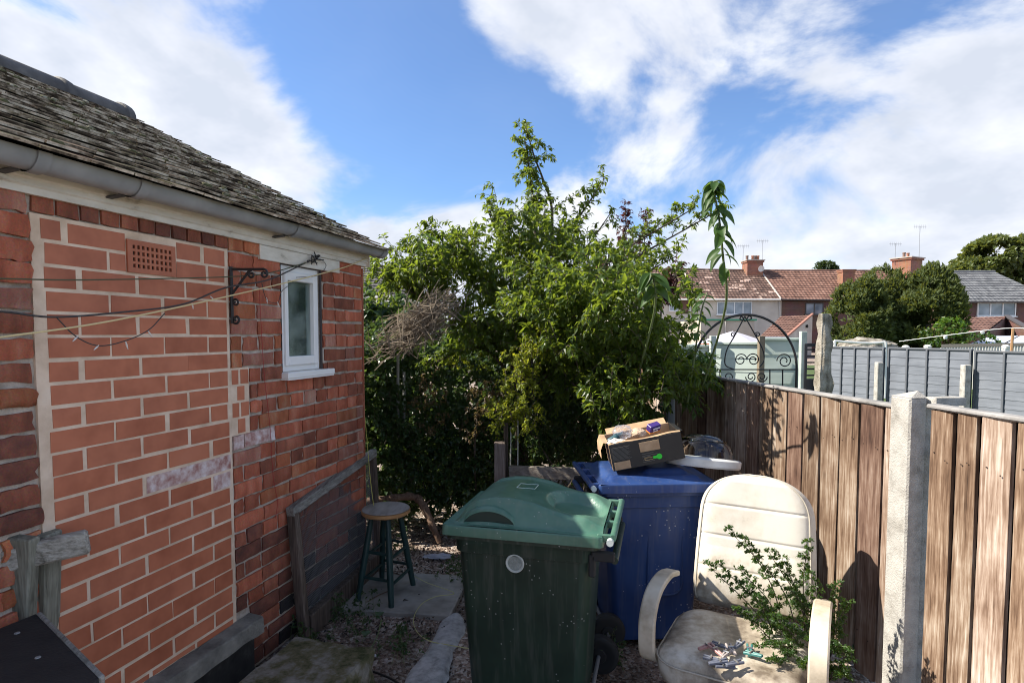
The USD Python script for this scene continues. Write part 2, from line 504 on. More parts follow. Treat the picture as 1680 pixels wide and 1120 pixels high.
def lay(s0, s1, z0, z1, m, proud, rough, depth=None, jit=.0):
    part(wall, 'brick', brick_mesh(s0, s1, z0, z1, proud + br.normal(0, jit), depth or proud + .012, rough, br), m, smooth=50 if rough > .002 else False)


AIR = (.322, .556, 1.994, 2.124)
# painted doorway filling
for k in range(0, 23):
    zt, zb = zrow(k) - .007, zrow(k + 1) + .005
    zb = max(zb, LEDGE + .004)
    if zt - zb < .02:
        continue
    first = .123 if k % 2 == 0 else .0
    edges = []
    if first > 0:
        edges.append((.004, first - .007))
    s = first
    while s < .862 - .03:
        edges.append((s + (.007 if s > 0 else .004), min(s + .246, .862) - .007))
        s += .246
    if k == 0:
        edges = [(-.005, .058), (.092, .315), (.572, .70), (.725, .85)]
    if k == 1:
        edges = [(.002, .235), (.25, .312), (.572, .735), (.752, .85)]
    for a, b in edges:
        a += br.normal(0, .004); b += br.normal(0, .004)
        if b - a < .03:
            continue
        white = k in (12, 13) and a > .30 and b < .87 and (k == 12 or a > .65)
        lay(a, b, zb + br.normal(0, .0015), zt + br.normal(0, .0015), WHITED if white else PAINT[br.integers(2)], .0065, .0012, .02)
    if 7 <= k <= 10:
        e = .97 if k % 2 == 0 else 1.0
        for a, b in ((.885, .93 if k % 2 else .905), (.945 if k % 2 else .92, e)):
            if b - a > .03:
                lay(a, b, zb, zt, PAINT[0], .0065, .0012, .02)
# soldier course over the doorway
s = -.035
while s < .875:
    w = .0835 + br.normal(0, .002)
    lay(s + .006, s + w - .006, 2.163, 2.33, OLD[3] if br.random() < .7 else OLD[1], .008, .003, jit=.001)
    s += w
# left pier, laid rough
for k in range(-2, 27):
    zt, zb = zrow(k) - .007, zrow(k + 1) + .008
    for a, b in ((-.17, -.047), (-.415, -.183)) if k % 2 else ((-.29, -.047), (-.53, -.305)):
        m = OLD[[0, 1, 3, 2, 4, 1, 0, 3][br.integers(8)]] if k > 4 else OLD[[0, 0, 4, 0, 1][br.integers(5)]]
        lay(a + br.normal(0, .006), b + br.normal(0, .005), zb + br.normal(0, .003), zt + br.normal(0, .003), m, .014, .0065, jit=.003)
# the old wall to the right
for k in range(-2, 26):
    zt, zb = zrow(k) - .006, zrow(k + 1) + .006
    start = .883
    if 7 <= k <= 10:
        start = 1.012
    if zb < LEDGE - .02 and k < 26:
        start = .98
    cuts = [start]
    off = .123 if k % 2 else 0.0
    pat = k % 4
    x = .84 + off + br.normal(0, .012) - .246
    while x < S1 - .02:
        if x > start + .045:
            cuts.append(x)
        x += (.123 if (pat == 1 or br.random() < .3) else .246) + br.normal(0, .004)
    if S1 - cuts[-1] < .05:
        cuts.pop()
    cuts.append(S1 - .002)
    for a, b in zip(cuts[:-1], cuts[1:]):
        segs = [(a, b)]
        zm = (zt + zb) / 2
        if zt > WIN[2] + .02 and zb < WIN[3] + .06:         # window opening (the lintel board hides the course over it)
            segs = []
            if a < WIN[0] - .03:
                segs.append((a, min(b, WIN[0] - .004)))
            if b > WIN[1] + .03:
                segs.append((max(a, WIN[1] + .018), b))
        for p, q in segs:
            if q - p < .03:
                continue
            dark = zm < .42 + .12 * math.sin(q * 9) and p > 1.0
            if dark:
                m = TAR if br.random() < .6 else OLD[3]
            elif zm < .75:
                m = OLD[[1, 1, 3, 0][br.integers(4)]]
            else:
                m = OLD[[0, 0, 0, 1, 1, 2, 4, 0][br.integers(8)]]
            if k == 11 and p < 1.05:
                m = WHITED
            lay(p + .0060 + br.normal(0, .0015), q - .0060, zb + .0005 + br.normal(0, .002), zt - .0005 + br.normal(0, .002), m, .0065, .0042, jit=.0015)
# air brick with square holes
ab = []
a0, a1, b0, b1 = AIR
pitch_s, pitch_z = (a1 - a0 - .036) / 9, (b1 - b0 - .030) / 4
part(wall, 'air_brick_back', wbox(a0, a1, b0, b1, .0030, .0045), plain('vent_dark', (.01, .008, .008), 1.))  # black sheet that paints the darkness inside the holes
for i in range(10):
    s = a0 + .018 + i * pitch_s
    w = .0085 if 0 < i < 9 else .018
    if i == 0: ab.append(wbox(a0, s + .005, b0, b1, -.004, .013))
    elif i == 9: ab.append(wbox(s - .005, a1, b0, b1, -.004, .013))
    else: ab.append(wbox(s - .005, s + .005, b0 + .015, b1 - .015, -.004, .0125))
for j in range(5):
    z = b0 + .015 + j * pitch_z
    if j == 0: ab.append(wbox(a0 + .018, a1 - .018, b0, z + .005, -.004, .0128))
    elif j == 4: ab.append(wbox(a0 + .018, a1 - .018, z - .005, b1, -.004, .0128))
    else: ab.append(wbox(a0 + .018, a1 - .018, z - .005, z + .005, -.004, .0122))
part(house, 'air_brick', cat_(ab), PAINT[1], label='terracotta air brick with a grid of square holes')
part(house, 'brick_arris', wbox(S1 - .0, S1 + .012, .0, 2.2, -.1, .004), OLD[1])

# concrete threshold of the old doorway
conc = mottled('rough_concrete', [(.3, (.10, .095, .085)), (.55, (.20, .19, .165)), (.8, (.30, .285, .25))], 9., .95, .6, 60., bdist=.02)
tr_ = np.random.default_rng(3)
nS = 26
ss = np.linspace(-.3, .975, nS)
rows = []
for o, z in ((.0, LEDGE), (.075, LEDGE - .006), (.085, LEDGE - .02), (.085, LEDGE - .085), (.04, LEDGE - .1), (.0, LEDGE - .1)):
    rows.append([wp(s, z + tr_.normal(0, .003), o + tr_.normal(0, .003)) for s in ss])
part(house, 'threshold', grid(np.array(rows)), conc, smooth=40)
plinth = mottled('tarred_render', [(.3, (.014, .014, .014)), (.6, (.035, .034, .032)), (.8, (.09, .085, .08))], 12., .8, .5, 50.)
part(house, 'plinth', wbox(-1.2, .98, 0, LEDGE - .1, -.006, .02), plinth)

# eaves: soffit, stepped fascia, gutter and brackets
white_wood = mottled('weathered_white_paint', [(.28, (.24, .20, .15)), (.40, (.62, .58, .50)), (.7, (.76, .73, .66))], 7., .6, .25, 50., stretch=(1, 1, 3))
prof = [(.002, 2.215), (.022, 2.215), (.022, 2.238), (.032, 2.243), (.032, 2.262), (.040, 2.268), (.040, 2.345), (.002, 2.345)]
rows = [[wp(s, z, o) for s in (S0, S1 + .03)] for o, z in prof + prof[:1]]
fascia = part(house, 'fascia', grid(np.array(rows)), white_wood)
part(house, 'fascia_end', cat_([wbox(S1 + .03, S1 + .036, 2.213, 2.347, -.02, .044)]), white_wood)
part(house, 'lintel_board', wbox(1.10, 1.86, 2.138, 2.214, -.03, .016, .003), white_wood, label='flaking white board over the window')
galv = mottled('grey_gutter', [(.3, (.20, .21, .215)), (.6, (.30, .31, .315)), (.8, (.38, .39, .39))], 5., .45, .08, 40., spec=.5)
GO, GZ, GR = .108, 2.333, .056


def half_pipe(s0, s1, dz0, dz1, r, t=.004, n=12):
    rows = []
    for rr in (r, r - t):
        ang = np.linspace(math.pi, 2 * math.pi, n)
        if rr < r:
            ang = ang[::-1]
        for a in ang:
            rows.append([wp(s, GZ + d + rr * math.sin(a), GO + rr * math.cos(a)) for s, d in ((s0, dz0), (s1, dz1))])
    rows.append(rows[0])
    return grid(np.array(rows))


gut = part(house, 'gutter', half_pipe(-.9, 2.25, -.012, .0, GR), galv, smooth=50)
for s in (-.10, .275, 1.235, 2.20):
    d = -.012 + (s + .9) / 3.15 * .012
    part(gut, 'collar', half_pipe(s - .022, s + .022, d, d, GR + .006, .006), galv, smooth=50)
for s in (-.14, .232, 1.185):
    part(gut, 'bracket', cat_([beam(wp(s, 2.262, .03), wp(s, 2.268, GO - .01), .03, .008), beam(wp(s, 2.235, .03), wp(s, 2.29, .03), .03, .012)]), plain('bracket_metal', (.05, .05, .05), .6))
ang = np.linspace(math.pi, 2 * math.pi, 12)
c = wp(2.25, GZ, GO)
capv = np.vstack([[c], [wp(2.25, GZ + (GR + .002) * math.sin(a), GO + (GR + .002) * math.cos(a)) for a in ang], [wp(2.262, GZ, GO)], [wp(2.262, GZ + (GR - .01) * math.sin(a), GO + (GR - .01) * math.cos(a)) for a in ang]])
capf = [[0, k + 1, k] for k in range(1, 12)] + [[13, 13 + k, 13 + k + 1] for k in range(1, 12)] + sum([[[k, k + 1, 13 + k], [k + 1, 14 + k, 13 + k]] for k in range(1, 12)], [])
part(gut, 'end_cap', (capv, np.array(capf)), galv)

# window
upvc = plain('white_upvc', (.78, .78, .77), .3)
w0, w1, h0, h1 = WIN
fr = part(house, 'window', cat_([wbox(w0, w0 + .035, h0, h1, -.07, -.012, .003), wbox(w1 - .035, w1, h0, h1, -.07, -.012, .003), wbox(w0 + .035, w1 - .035, h1 - .04, h1, -.069, -.013, .003), wbox(w0 + .035, w1 - .035, h0, h0 + .04, -.069, -.013, .003)]), upvc)
part(fr, 'sash', cat_([wbox(w0 + .03, w0 + .058, h0 + .035, h1 - .035, -.05, .004, .004), wbox(w1 - .068, w1 - .03, h0 + .035, h1 - .035, -.05, .004, .004), wbox(w0 + .058, w1 - .068, h1 - .085, h1 - .035, -.049, .003, .004), wbox(w0 + .058, w1 - .068, h0 + .035, h0 + .085, -.049, .003, .004)]), upvc)
glass = mat('window_glass', {'t': ('transparent_bsdf', {'color': (.93, .96, .94)}), 'd': ('diffuse_bsdf', {}), 'gp': ('geometry', {}), 'nn': ('noise_texture', {'scale': 5.5, 'detail': 3.}), 'nr': ('rgb_ramp', {'ramp': [(.35, (.05, .07, .06)), (.65, (.40, .47, .40))]}), 'md': ('mix_closure', {'fac': .26}), 'g': ('glossy_bsdf', {'roughness': .06, 'color': (.9, .95, .95)}), 'f': ('fresnel', {'IOR': 1.5}), 'm': ('mix_closure', {})},
            [('gp.position', 'nn.vector'), ('nn.fac', 'nr.fac'), ('nr.color', 'd.color'), ('f.fac', 'm.fac'), ('t.BSDF', 'md.closure1'), ('d.BSDF', 'md.closure2'), ('md.closure', 'm.closure1'), ('g.BSDF', 'm.closure2')], surface='m.closure')  # the mottled grey-green diffuse layer paints reflections into the pane
part(fr, 'pane', wbox(w0 + .056, w1 - .066, h0 + .083, h1 - .083, -.03, -.024), glass)
part(fr, 'sill', cat_([wbox(w0 - .012, w1 + .085, h0 - .036, h0 - .002, -.06, .045, .004), wbox(w0 - .006, w1 + .08, h0 - .045, h0 - .036, -.02, .04)]), upvc)
part(fr, 'reveal', cat_([wbox(w1, w1 + .016, h0, h1 + .003, -.1, .002), wbox(w0 - .003, w0, h0, h1, -.1, .0), wbox(w0, w1, h1, h1 + .003, -.1, .0)]), plain('dark_sealant', (.05, .04, .038), .9))
bottle = thing('white_bottle', 'white plastic bottle standing behind the small window of the outhouse', 'bottle', wp(1.50, h0, -.13))
b0_ = wp(1.50, h0 + .02, -.13)
part(bottle, 'body', put(lathe([(0, 0), (.032, 0), (.034, .01), (.034, .15), (.028, .175), (.014, .19), (.014, .2), (0, .2)], 18), None, b0_), plain('white_plastic', (.88, .88, .88), .4), smooth=50)
part(bottle, 'cap', put(lathe([(0, .2), (.017, .2), (.017, .23), (0, .23)], 14), None, b0_), plain('grey_plastic', (.4, .42, .43), .4), smooth=50)
part(house, 'inner_sill', wbox(w0 - .2, w1 + .3, h0 - .02, h0 + .018, -.34, -.1), inner)

# roof: plain tiles laid course over course, each a tile of its own
SL = math.radians(26.8)
RU = -WN * math.cos(SL) + np.array([0, 0, math.sin(SL)])       # up the slope
RNn = WN * math.sin(SL) + np.array([0, 0, math.cos(SL)])       # out of the roof
EV = P1 + WN * .125 + np.array([0, 0, 2.352])
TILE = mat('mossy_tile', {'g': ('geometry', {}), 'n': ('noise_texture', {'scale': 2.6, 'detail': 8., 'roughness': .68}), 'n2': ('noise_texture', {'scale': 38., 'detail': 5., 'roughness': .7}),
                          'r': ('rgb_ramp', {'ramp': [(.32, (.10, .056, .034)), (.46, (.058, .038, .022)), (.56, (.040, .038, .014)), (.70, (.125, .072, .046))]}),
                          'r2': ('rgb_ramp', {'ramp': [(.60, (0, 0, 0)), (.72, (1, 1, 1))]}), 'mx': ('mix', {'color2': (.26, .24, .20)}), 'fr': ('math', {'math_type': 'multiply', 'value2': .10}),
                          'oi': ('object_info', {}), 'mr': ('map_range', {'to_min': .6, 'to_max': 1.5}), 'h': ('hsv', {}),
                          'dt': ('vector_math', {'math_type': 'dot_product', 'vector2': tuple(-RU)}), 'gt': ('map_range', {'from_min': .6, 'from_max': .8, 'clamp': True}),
                          'n3': ('noise_texture', {'scale': 7., 'detail': 6., 'roughness': .7}), 'r3': ('rgb_ramp', {'ramp': [(.42, (.046, .034, .024)), (.49, (.21, .165, .12)), (.60, (.62, .54, .44))]}), 'me': ('mix', {}),  # down-slope edges coloured pale: lichen and wear, with sunlit lips painted in
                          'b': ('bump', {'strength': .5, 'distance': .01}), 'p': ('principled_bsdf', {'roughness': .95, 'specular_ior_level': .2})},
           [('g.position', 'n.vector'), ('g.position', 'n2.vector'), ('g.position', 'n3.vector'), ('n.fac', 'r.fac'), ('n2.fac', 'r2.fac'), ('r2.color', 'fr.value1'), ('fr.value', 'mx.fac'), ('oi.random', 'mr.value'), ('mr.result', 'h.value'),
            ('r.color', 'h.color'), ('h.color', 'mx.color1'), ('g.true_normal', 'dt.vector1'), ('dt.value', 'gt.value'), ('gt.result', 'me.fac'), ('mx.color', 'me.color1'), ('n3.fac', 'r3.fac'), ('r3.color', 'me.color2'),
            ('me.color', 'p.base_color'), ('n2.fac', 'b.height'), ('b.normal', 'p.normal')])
SLOPE = 2.36
under = []
dark_wood = plain('dark_roof_underside', (.02, .017, .015), 1.)
deck = np.array([[EV + WU * s + RU * d - RNn * .012 for s in (S0, S1 + .04)] for d in (.05, SLOPE)])
deck2 = deck - RNn * .03
part(house, 'roof_deck', cat_([grid(deck), grid(deck2[::-1])]), dark_wood)
back = np.array([[EV + WU * s + RU * SLOPE + q for s in (S0, S1 + .04)] for q in (np.zeros(3), -WN * 2.1 * 1.0 + np.array([0, 0, -1.06]))])
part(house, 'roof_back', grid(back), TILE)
gab = np.array([wp(S1, ZT - .02, .0), wp(S1, ZT - .02, -4.0), EV - P1 + P1 + WU * S1 + RU * SLOPE - np.array([0, 0, .05])])
part(house, 'gable', (np.vstack([gab, gab - WU * .1]), np.array([[0, 1, 2], [3, 5, 4]])), OLD[1])
roof = part(house, 'roof', box((3.4, .02, .03), EV + WU * .45 - RNn * .05 + RU * .12, WR), dark_wood)
rr_ = np.random.default_rng(5)
tiles, rest = [], []
GA = .098
for j in range(25):
    d0 = j * GA - .085
    if d0 > SLOPE - .06:
        break
    s = S0 - (.083 if j % 2 else 0)
    while s < S1 + .05:
        a, b = s + .002, min(s + .163, S1 + .055)
        s += .165
        if b - a < .04:
            continue
        lift = .019 + rr_.normal(0, .0013)
        L = .165
        e = d0 + rr_.normal(0, .0022) + (.012 if rr_.random() < .04 else 0)
        tw = rr_.normal(0, .0009)
        q = []
        for dd, h in ((e, lift), (e + L, lift - .020)):
            for k, x in enumerate((a, b)):
                q.append(EV + WU * x + RU * dd + RNn * (h + (tw if k else -tw)))
        q = np.array(q)
        v = np.vstack([q, q - RNn * .0088])
        m = (v, np.array([[0, 1, 3], [0, 3, 2], [4, 6, 7], [4, 7, 5], [0, 4, 5], [0, 5, 1], [0, 2, 6], [0, 6, 4], [1, 5, 7], [1, 7, 3]]))
        mid = q.mean(0)
        dist = np.linalg.norm(mid - _E)
        px = 840 + FOCAL * mid[0] / max(mid[1], .1)
        (tiles if px > -60 else rest).append((dist, m))
tiles.sort(key=lambda t: t[0])
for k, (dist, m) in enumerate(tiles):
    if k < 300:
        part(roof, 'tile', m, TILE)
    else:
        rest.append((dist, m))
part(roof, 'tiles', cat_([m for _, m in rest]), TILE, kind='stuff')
# lichen and moss cushions on the tiles
mo = []
for k in range(150):
    s, d = rr_.uniform(-.4, S1), rr_.uniform(.1, SLOPE - .1)
    d = math.floor(d / GA) * GA - .03 + rr_.uniform(0, .02)
    r = rr_.uniform(.006, .018)
    c = EV + WU * s + RU * d + RNn * .016
    ico = trimesh.creation.icosphere(1, 1.0)
    v = ico.vertices * (r * 1.6, r, r * .6) * (1 + rr_.normal(0, .12, (len(ico.vertices), 1)))
    mo.append((v @ np.stack([WU, RU, RNn], 1).T + c, ico.faces))
mossm = mottled('roof_moss', [(.3, (.04, .04, .014)), (.5, (.09, .085, .035)), (.68, (.42, .40, .33))], 20., 1., .6, 120.)
part(roof, 'moss', cat_(mo), mossm, kind='stuff')
# ridge of large half-round tiles
ridge_mat = mottled('ridge_tile_grey', [(.3, (.045, .042, .042)), (.6, (.085, .08, .078)), (.8, (.14, .13, .12))], 8., .7, .3, 60.)
RC = EV + RU * SLOPE - RNn * .02
for k in range(6):
    s1_ = 2.12 - .46 * k
    rows = []
    for x, r in ((s1_, .112), (s1_ - .03, .118), (s1_ - .06, .118), (s1_ - .07, .104), (s1_ - .48, .104)):
        rows.append([RC + WU * x + r * (math.cos(a) * -WN * 1.15 + math.sin(a) * np.array([0, 0, 1.0])) - np.array([0, 0, .02]) for a in np.linspace(-.35, math.pi + .35, 14)])
    part(roof, 'ridge_tile', grid(np.array(rows)), ridge_mat, smooth=50)

# ------------------------------------------------------------------ the ground of the yard
gr = np.random.default_rng(21)
GRAVEL = mat('gravel_soil', {'g': ('geometry', {}), 'v': ('voronoi_texture', {'scale': 62., 'feature': 'f1'}), 'n': ('noise_texture', {'scale': 2.2, 'detail': 6., 'roughness': .6}), 'hs': ('separate_color', {'color_type': 'hsv'}),
                             'r': ('rgb_ramp', {'ramp': [(0, (.13, .095, .075)), (.35, (.27, .20, .16)), (.7, (.40, .32, .265)), (1, (.54, .49, .44))]}), 'r2': ('rgb_ramp', {'ramp': [(.38, (.30, .28, .25)), (.56, (1, 1, 1))]}),
                             'm': ('mix', {'mix_type': 'multiply', 'fac': .8}), 'b': ('bump', {'strength': .9, 'distance': .012, 'invert': True}), 'p': ('principled_bsdf', {'roughness': .95, 'specular_ior_level': .2})},
             [('g.position', 'v.vector'), ('g.position', 'n.vector'), ('v.color', 'hs.color'), ('hs.r', 'r.fac'), ('n.fac', 'r2.fac'), ('r.color', 'm.color1'), ('r2.color', 'm.color2'), ('m.result' if False else 'm.color', 'p.base_color'), ('v.distance', 'b.height'), ('b.normal', 'p.normal')])
gx = np.unique(np.concatenate([np.linspace(-300, -8, 8), np.linspace(-6, -2.4, 6), np.linspace(-2, 2.4, 110), np.linspace(3, 8, 8), np.linspace(12, 300, 8)]))
gy = np.unique(np.concatenate([np.linspace(-100, -2, 5), np.linspace(-1, 1.8, 6), np.linspace(2, 6, 100), np.linspace(6.5, 12, 8), np.linspace(20, 600, 10)]))
X, Y = np.meshgrid(gx, gy, indexing='ij')
inyard = np.clip(1 - np.maximum(np.abs(X - .1) - 1.7, 0) / .6, 0, 1) * np.clip(1 - np.maximum(np.abs(Y - 4) - 2.2, 0) / .6, 0, 1)
Zg = (meshkit.fbm(np.stack([X * 3, Y * 3, 0 * X], -1), 4, 3) - .5) * .05 * inyard - .012
gv, gf = grid(np.stack([X, Y, Zg], -1))
gtri = gv[gf]
flip = np.cross(gtri[:, 1] - gtri[:, 0], gtri[:, 2] - gtri[:, 0])[:, 2].mean() < 0
single('ground', (gv, gf[:, ::-1] if flip else gf), GRAVEL, 'brown gravel and bare soil of the back yard', kind='structure', smooth=True)

# the neighbours' lawns
lawn = mottled('lawn_grass', [(.3, (.030, .055, .014)), (.55, (.060, .095, .024)), (.8, (.11, .13, .045))], 3., 1., .6, 60.)
lv_ = np.array([[2.6, -4, -.004], [40, -4, -.004], [40, 33, -.004], [2.6, 33, -.004]])
single('lawn', (lv_, np.array([[0, 1, 2], [0, 2, 3]])), lawn, 'rough grass of the gardens beyond the brown fence', kind='structure')
# loose gravel where the yard is seen
octv = trimesh.creation.icosahedron()
V, F = [], []
N = 5200
xs = gr.uniform(-1.25, 1.0, N); ys = gr.uniform(2.5, 5.2, N)
keep = meshkit.noise(np.stack([xs * 2.2, ys * 2.2, xs * 0], -1), 9) > .36
n0 = 0
for x, y in zip(xs[keep], ys[keep]):
    r = gr.uniform(.0035, .0095)
    R = np.linalg.qr(gr.normal(size=(3, 3)))[0]
    v = (octv.vertices * (r * gr.uniform(.8, 1.4), r, r * .7) * (1 + gr.normal(0, .16, (12, 1)))) @ R.T + (x, y, (meshkit.fbm(np.array([[x * 3, y * 3, 0.]]), 4, 3)[0] - .5) * .05 - .010 + r * .3)
    V.append(v); F.append(octv.faces + n0); n0 += 12
stone = mat('gravel_stone', {'g': ('geometry', {}), 'r': ('rgb_ramp', {'ramp': [(0, (.15, .105, .08)), (.4, (.31, .23, .185)), (.75, (.46, .385, .33)), (1, (.62, .58, .54))]}), 'p': ('principled_bsdf', {'roughness': .9})},
            [('g.random_per_island', 'r.fac'), ('r.color', 'p.base_color')])
single('gravel', (np.vstack(V), np.vstack(F)), stone, 'loose brown and grey gravel over the yard', kind='stuff')
# dark leaf litter near the wall and under the shrubs
P = np.stack([gr.uniform(-1.2, .6, 1500), gr.uniform(2.7, 6.0, 1500), np.full(1500, .008)], 1)
k = meshkit.noise(P * (1.7, 1.7, 0), 31) + .35 * (P[:, 1] > 4.4) + .25 * (P[:, 0] < -.9) > .62
P = P[k]
P[:, 2] += gr.uniform(0, .012, len(P))
litter = mat('leaf_litter', {'g': ('geometry', {}), 'r': ('rgb_ramp', {'ramp': [(0, (.015, .012, .008)), (.5, (.05, .035, .02)), (.85, (.10, .075, .04)), (1, (.22, .17, .10))]}), 'p': ('principled_bsdf', {'roughness': .9})}, [('g.random_per_island', 'r.fac'), ('r.color', 'p.base_color')])
D = rand_unit(len(P), gr) * (1, 1, .15)
single('leaves', leaves(P, D, np.array([0, 0, 1.0]) + rand_unit(len(P), gr) * .4, gr.uniform(.02, .055, len(P)), gr.uniform(.01, .025, len(P)), .5), litter, 'dead brown leaf litter on the yard floor', kind='stuff')

# paving slab, mossy step, concrete spill
slabm = mottled('paving_concrete', [(.3, (.19, .175, .15)), (.55, (.32, .30, .265)), (.8, (.41, .385, .35))], 6., .9, .35, 70.)
sl = single('paving_slab', rbox((.72, .60, .05), .008, (-.70, 3.88, .004), rotz(-.12)), slabm, 'grey square concrete paving slab under the round stool', 'paving slab', smooth=False)
mossc = mat('mossy_concrete', {'g': ('geometry', {}), 'n': ('noise_texture', {'scale': 9., 'detail': 8., 'roughness': .66}), 'n2': ('noise_texture', {'scale': 90., 'detail': 4., 'roughness': .7}), 'r': ('rgb_ramp', {'ramp': [(.36, (.05, .058, .016)), (.47, (.15, .135, .07)), (.55, (.23, .215, .175)), (.7, (.38, .36, .31))]}),
                               'b': ('bump', {'strength': .8, 'distance': .02}), 'p': ('principled_bsdf', {'roughness': .97})},
             [('g.position', 'n.vector'), ('g.position', 'n2.vector'), ('n.fac', 'r.fac'), ('r.color', 'p.base_color'), ('n2.fac', 'b.height'), ('b.normal', 'p.normal')])


def rough_block(size, c, R, k=7, amp=.012, seed=0):
    m = trimesh.creation.box([1, 1, 1]).subdivide().subdivide().subdivide()
    v = m.vertices * np.asarray(size)
    d = meshkit.fbm(v * 9 + seed, 3, seed) - .5
    v = v + m.vertices * d[:, None] * amp * 6 * np.asarray(size) / np.max(size)
    corner = (np.abs(m.vertices) > .42).sum(1) >= 2
    v[corner] *= .965
    return put((v, m.faces), R, c)


single('mossy_step', rough_block((.62, .46, .20), (-.98, 2.62, .095), rotz(math.atan2(WU[1], WU[0])), seed=4), mossc, 'rough mossy concrete step at the foot of the painted doorway', 'step', smooth=40)
# spill of cement: an uneven tongue
c0 = [on_ground(*p) for p in ((748, 1012), (738, 1040), (722, 1065), (708, 1095), (694, 1130), (690, 1180))]
wd = [.075, .085, .075, .095, .11, .12]
cc = spline(c0, 30); ww = np.interp(np.linspace(0, 1, 30), np.linspace(0, 1, 6), wd)
ww[0] *= .45; ww[1] *= .75
rows = []
for i, (p, w) in enumerate(zip(cc, ww)):
    t = unit(cc[min(i + 1, 29)] - cc[max(i - 1, 0)]); q = np.array([-t[1], t[0], 0])
    row = []
    for x in np.linspace(-1, 1, 11):
        h = .022 * (1 - x * x) ** .6 + .012 * (meshkit.noise(np.array([[p[0] * 22 + x * 3, p[1] * 22, x * 2.]]), 5)[0] - .4) * (1 - x * x)
        jit = 1 + .28 * (meshkit.noise(np.array([[p[1] * 16, x, 3.]]), 8)[0] - .5)
        row.append(p + q * w * x * jit + (0, 0, h + (-.004 if abs(x) > .99 else .006)))
    rows.append(row)
single('concrete_spill', grid(np.array(rows)), mottled('spilt_cement', [(.3, (.25, .25, .24)), (.55, (.46, .455, .445)), (.8, (.60, .595, .575))], 18., .9, .6, 110.), 'pale grey tongue of spilt cement on the gravel', 'cement', smooth=True)

# ------------------------------------------------------------------ board fence on the right
FP = np.array([1.80, 2.65, 0.0]); FU = unit(np.array([-.1228, .9924, 0.0])); FN = np.array([-FU[1], FU[0], 0.0])


def fp(s, z, off=0.0):
    return FP + FU * s + FN * off + np.array([0, 0, z])


def wood_mat(name, cols, sc=32., zs=.055, bump=.5, per=.22, rough=.85, axis=2):
    st = [1., 1., 1.]; st[axis] = zs
    return mat(name, {'g': ('texture_coordinate', {}), 'mp': ('mapping', {'scale': tuple(st)}), 'oi': ('object_info', {}), 'sc': ('math', {'math_type': 'multiply', 'value2': 23.}), 'cb': ('combine_xyz', {}), 'ad': ('vector_math', {'math_type': 'add'}),
                      'n': ('noise_texture', {'scale': sc, 'detail': 7., 'roughness': .58, 'distortion': .9}), 'n2': ('noise_texture', {'scale': sc * 4.5, 'detail': 4., 'roughness': .6}), 'n3': ('noise_texture', {'scale': 3.2, 'detail': 4., 'roughness': .6}),
                      'mm': ('mix', {'mix_type': 'mix', 'fac': .48}), 'm2': ('mix', {'mix_type': 'mix', 'fac': .30}), 'r': ('rgb_ramp', {'ramp': cols}), 'mr': ('map_range', {'to_min': 1 - per, 'to_max': 1 + per}), 'h': ('hsv', {}), 'kc': ('mapping', {'scale': (1., 1., .55)}), 'ka': ('vector_math', {'math_type': 'add'}), 'kv': ('voronoi_texture', {'scale': 4.2}), 'kr': ('map_range', {'from_min': .03, 'from_max': .10, 'to_min': .30, 'to_max': 1., 'clamp': True}), 'km': ('mix', {'mix_type': 'multiply', 'fac': 1.}),
                      'b': ('bump', {'strength': bump, 'distance': .006}), 'p': ('principled_bsdf', {'roughness': rough, 'specular_ior_level': .25})},
               [('g.object', 'mp.vector'), ('oi.random', 'sc.value1'), ('sc.value', 'cb.x'), ('sc.value', 'cb.y'), ('mp.vector', 'ad.vector1'), ('cb.vector', 'ad.vector2'), ('ad.vector', 'n.vector'), ('ad.vector', 'n2.vector'), ('g.object', 'n3.vector'),
                ('n.fac', 'mm.color1'), ('n2.fac', 'mm.color2'), ('mm.color', 'm2.color1'), ('n3.fac', 'm2.color2'), ('m2.color', 'r.fac'), ('oi.random', 'mr.value'), ('mr.result', 'h.value'), ('r.color', 'h.color'), ('g.object', 'kc.vector'), ('kc.vector', 'ka.vector1'), ('cb.vector', 'ka.vector2'), ('ka.vector', 'kv.vector'), ('kv.distance', 'kr.value'), ('h.color', 'km.color1'), ('kr.result', 'km.color2'), ('km.color', 'p.base_color'), ('mm.color', 'b.height'), ('b.normal', 'p.normal')])


BOARD = [wood_mat('fence_board_brown', [(.36, (.040, .023, .014)), (.44, (.110, .066, .041)), (.51, (.190, .128, .086)), (.57, (.285, .220, .165)), (.66, (.45, .395, .335))]),
         wood_mat('fence_board_bleached', [(.36, (.058, .034, .023)), (.43, (.155, .100, .070)), (.50, (.25, .182, .138)), (.57, (.36, .295, .245)), (.67, (.51, .465, .42))]),
         wood_mat('fence_board_dark', [(.36, (.028, .015, .011)), (.44, (.085, .046, .032)), (.52, (.155, .095, .068)), (.60, (.25, .18, .14)), (.70, (.40, .34, .30))])]
GREYWOOD = wood_mat('weathered_grey_timber', [(.34, (.07, .065, .055)), (.45, (.17, .16, .14)), (.55, (.29, .28, .255)), (.68, (.42, .41, .385))], axis=1, per=.1)
DARKWOOD = wood_mat('dark_stained_timber', [(.34, (.018, .013, .010)), (.45, (.045, .033, .026)), (.55, (.085, .065, .052)), (.68, (.16, .13, .11))], per=.1)
shadow_wood = plain('fence_gap_shade', (.030, .021, .016), .95)  # near-black sheet behind the boards, painting the shade in their gaps
fb = np.random.default_rng(41)


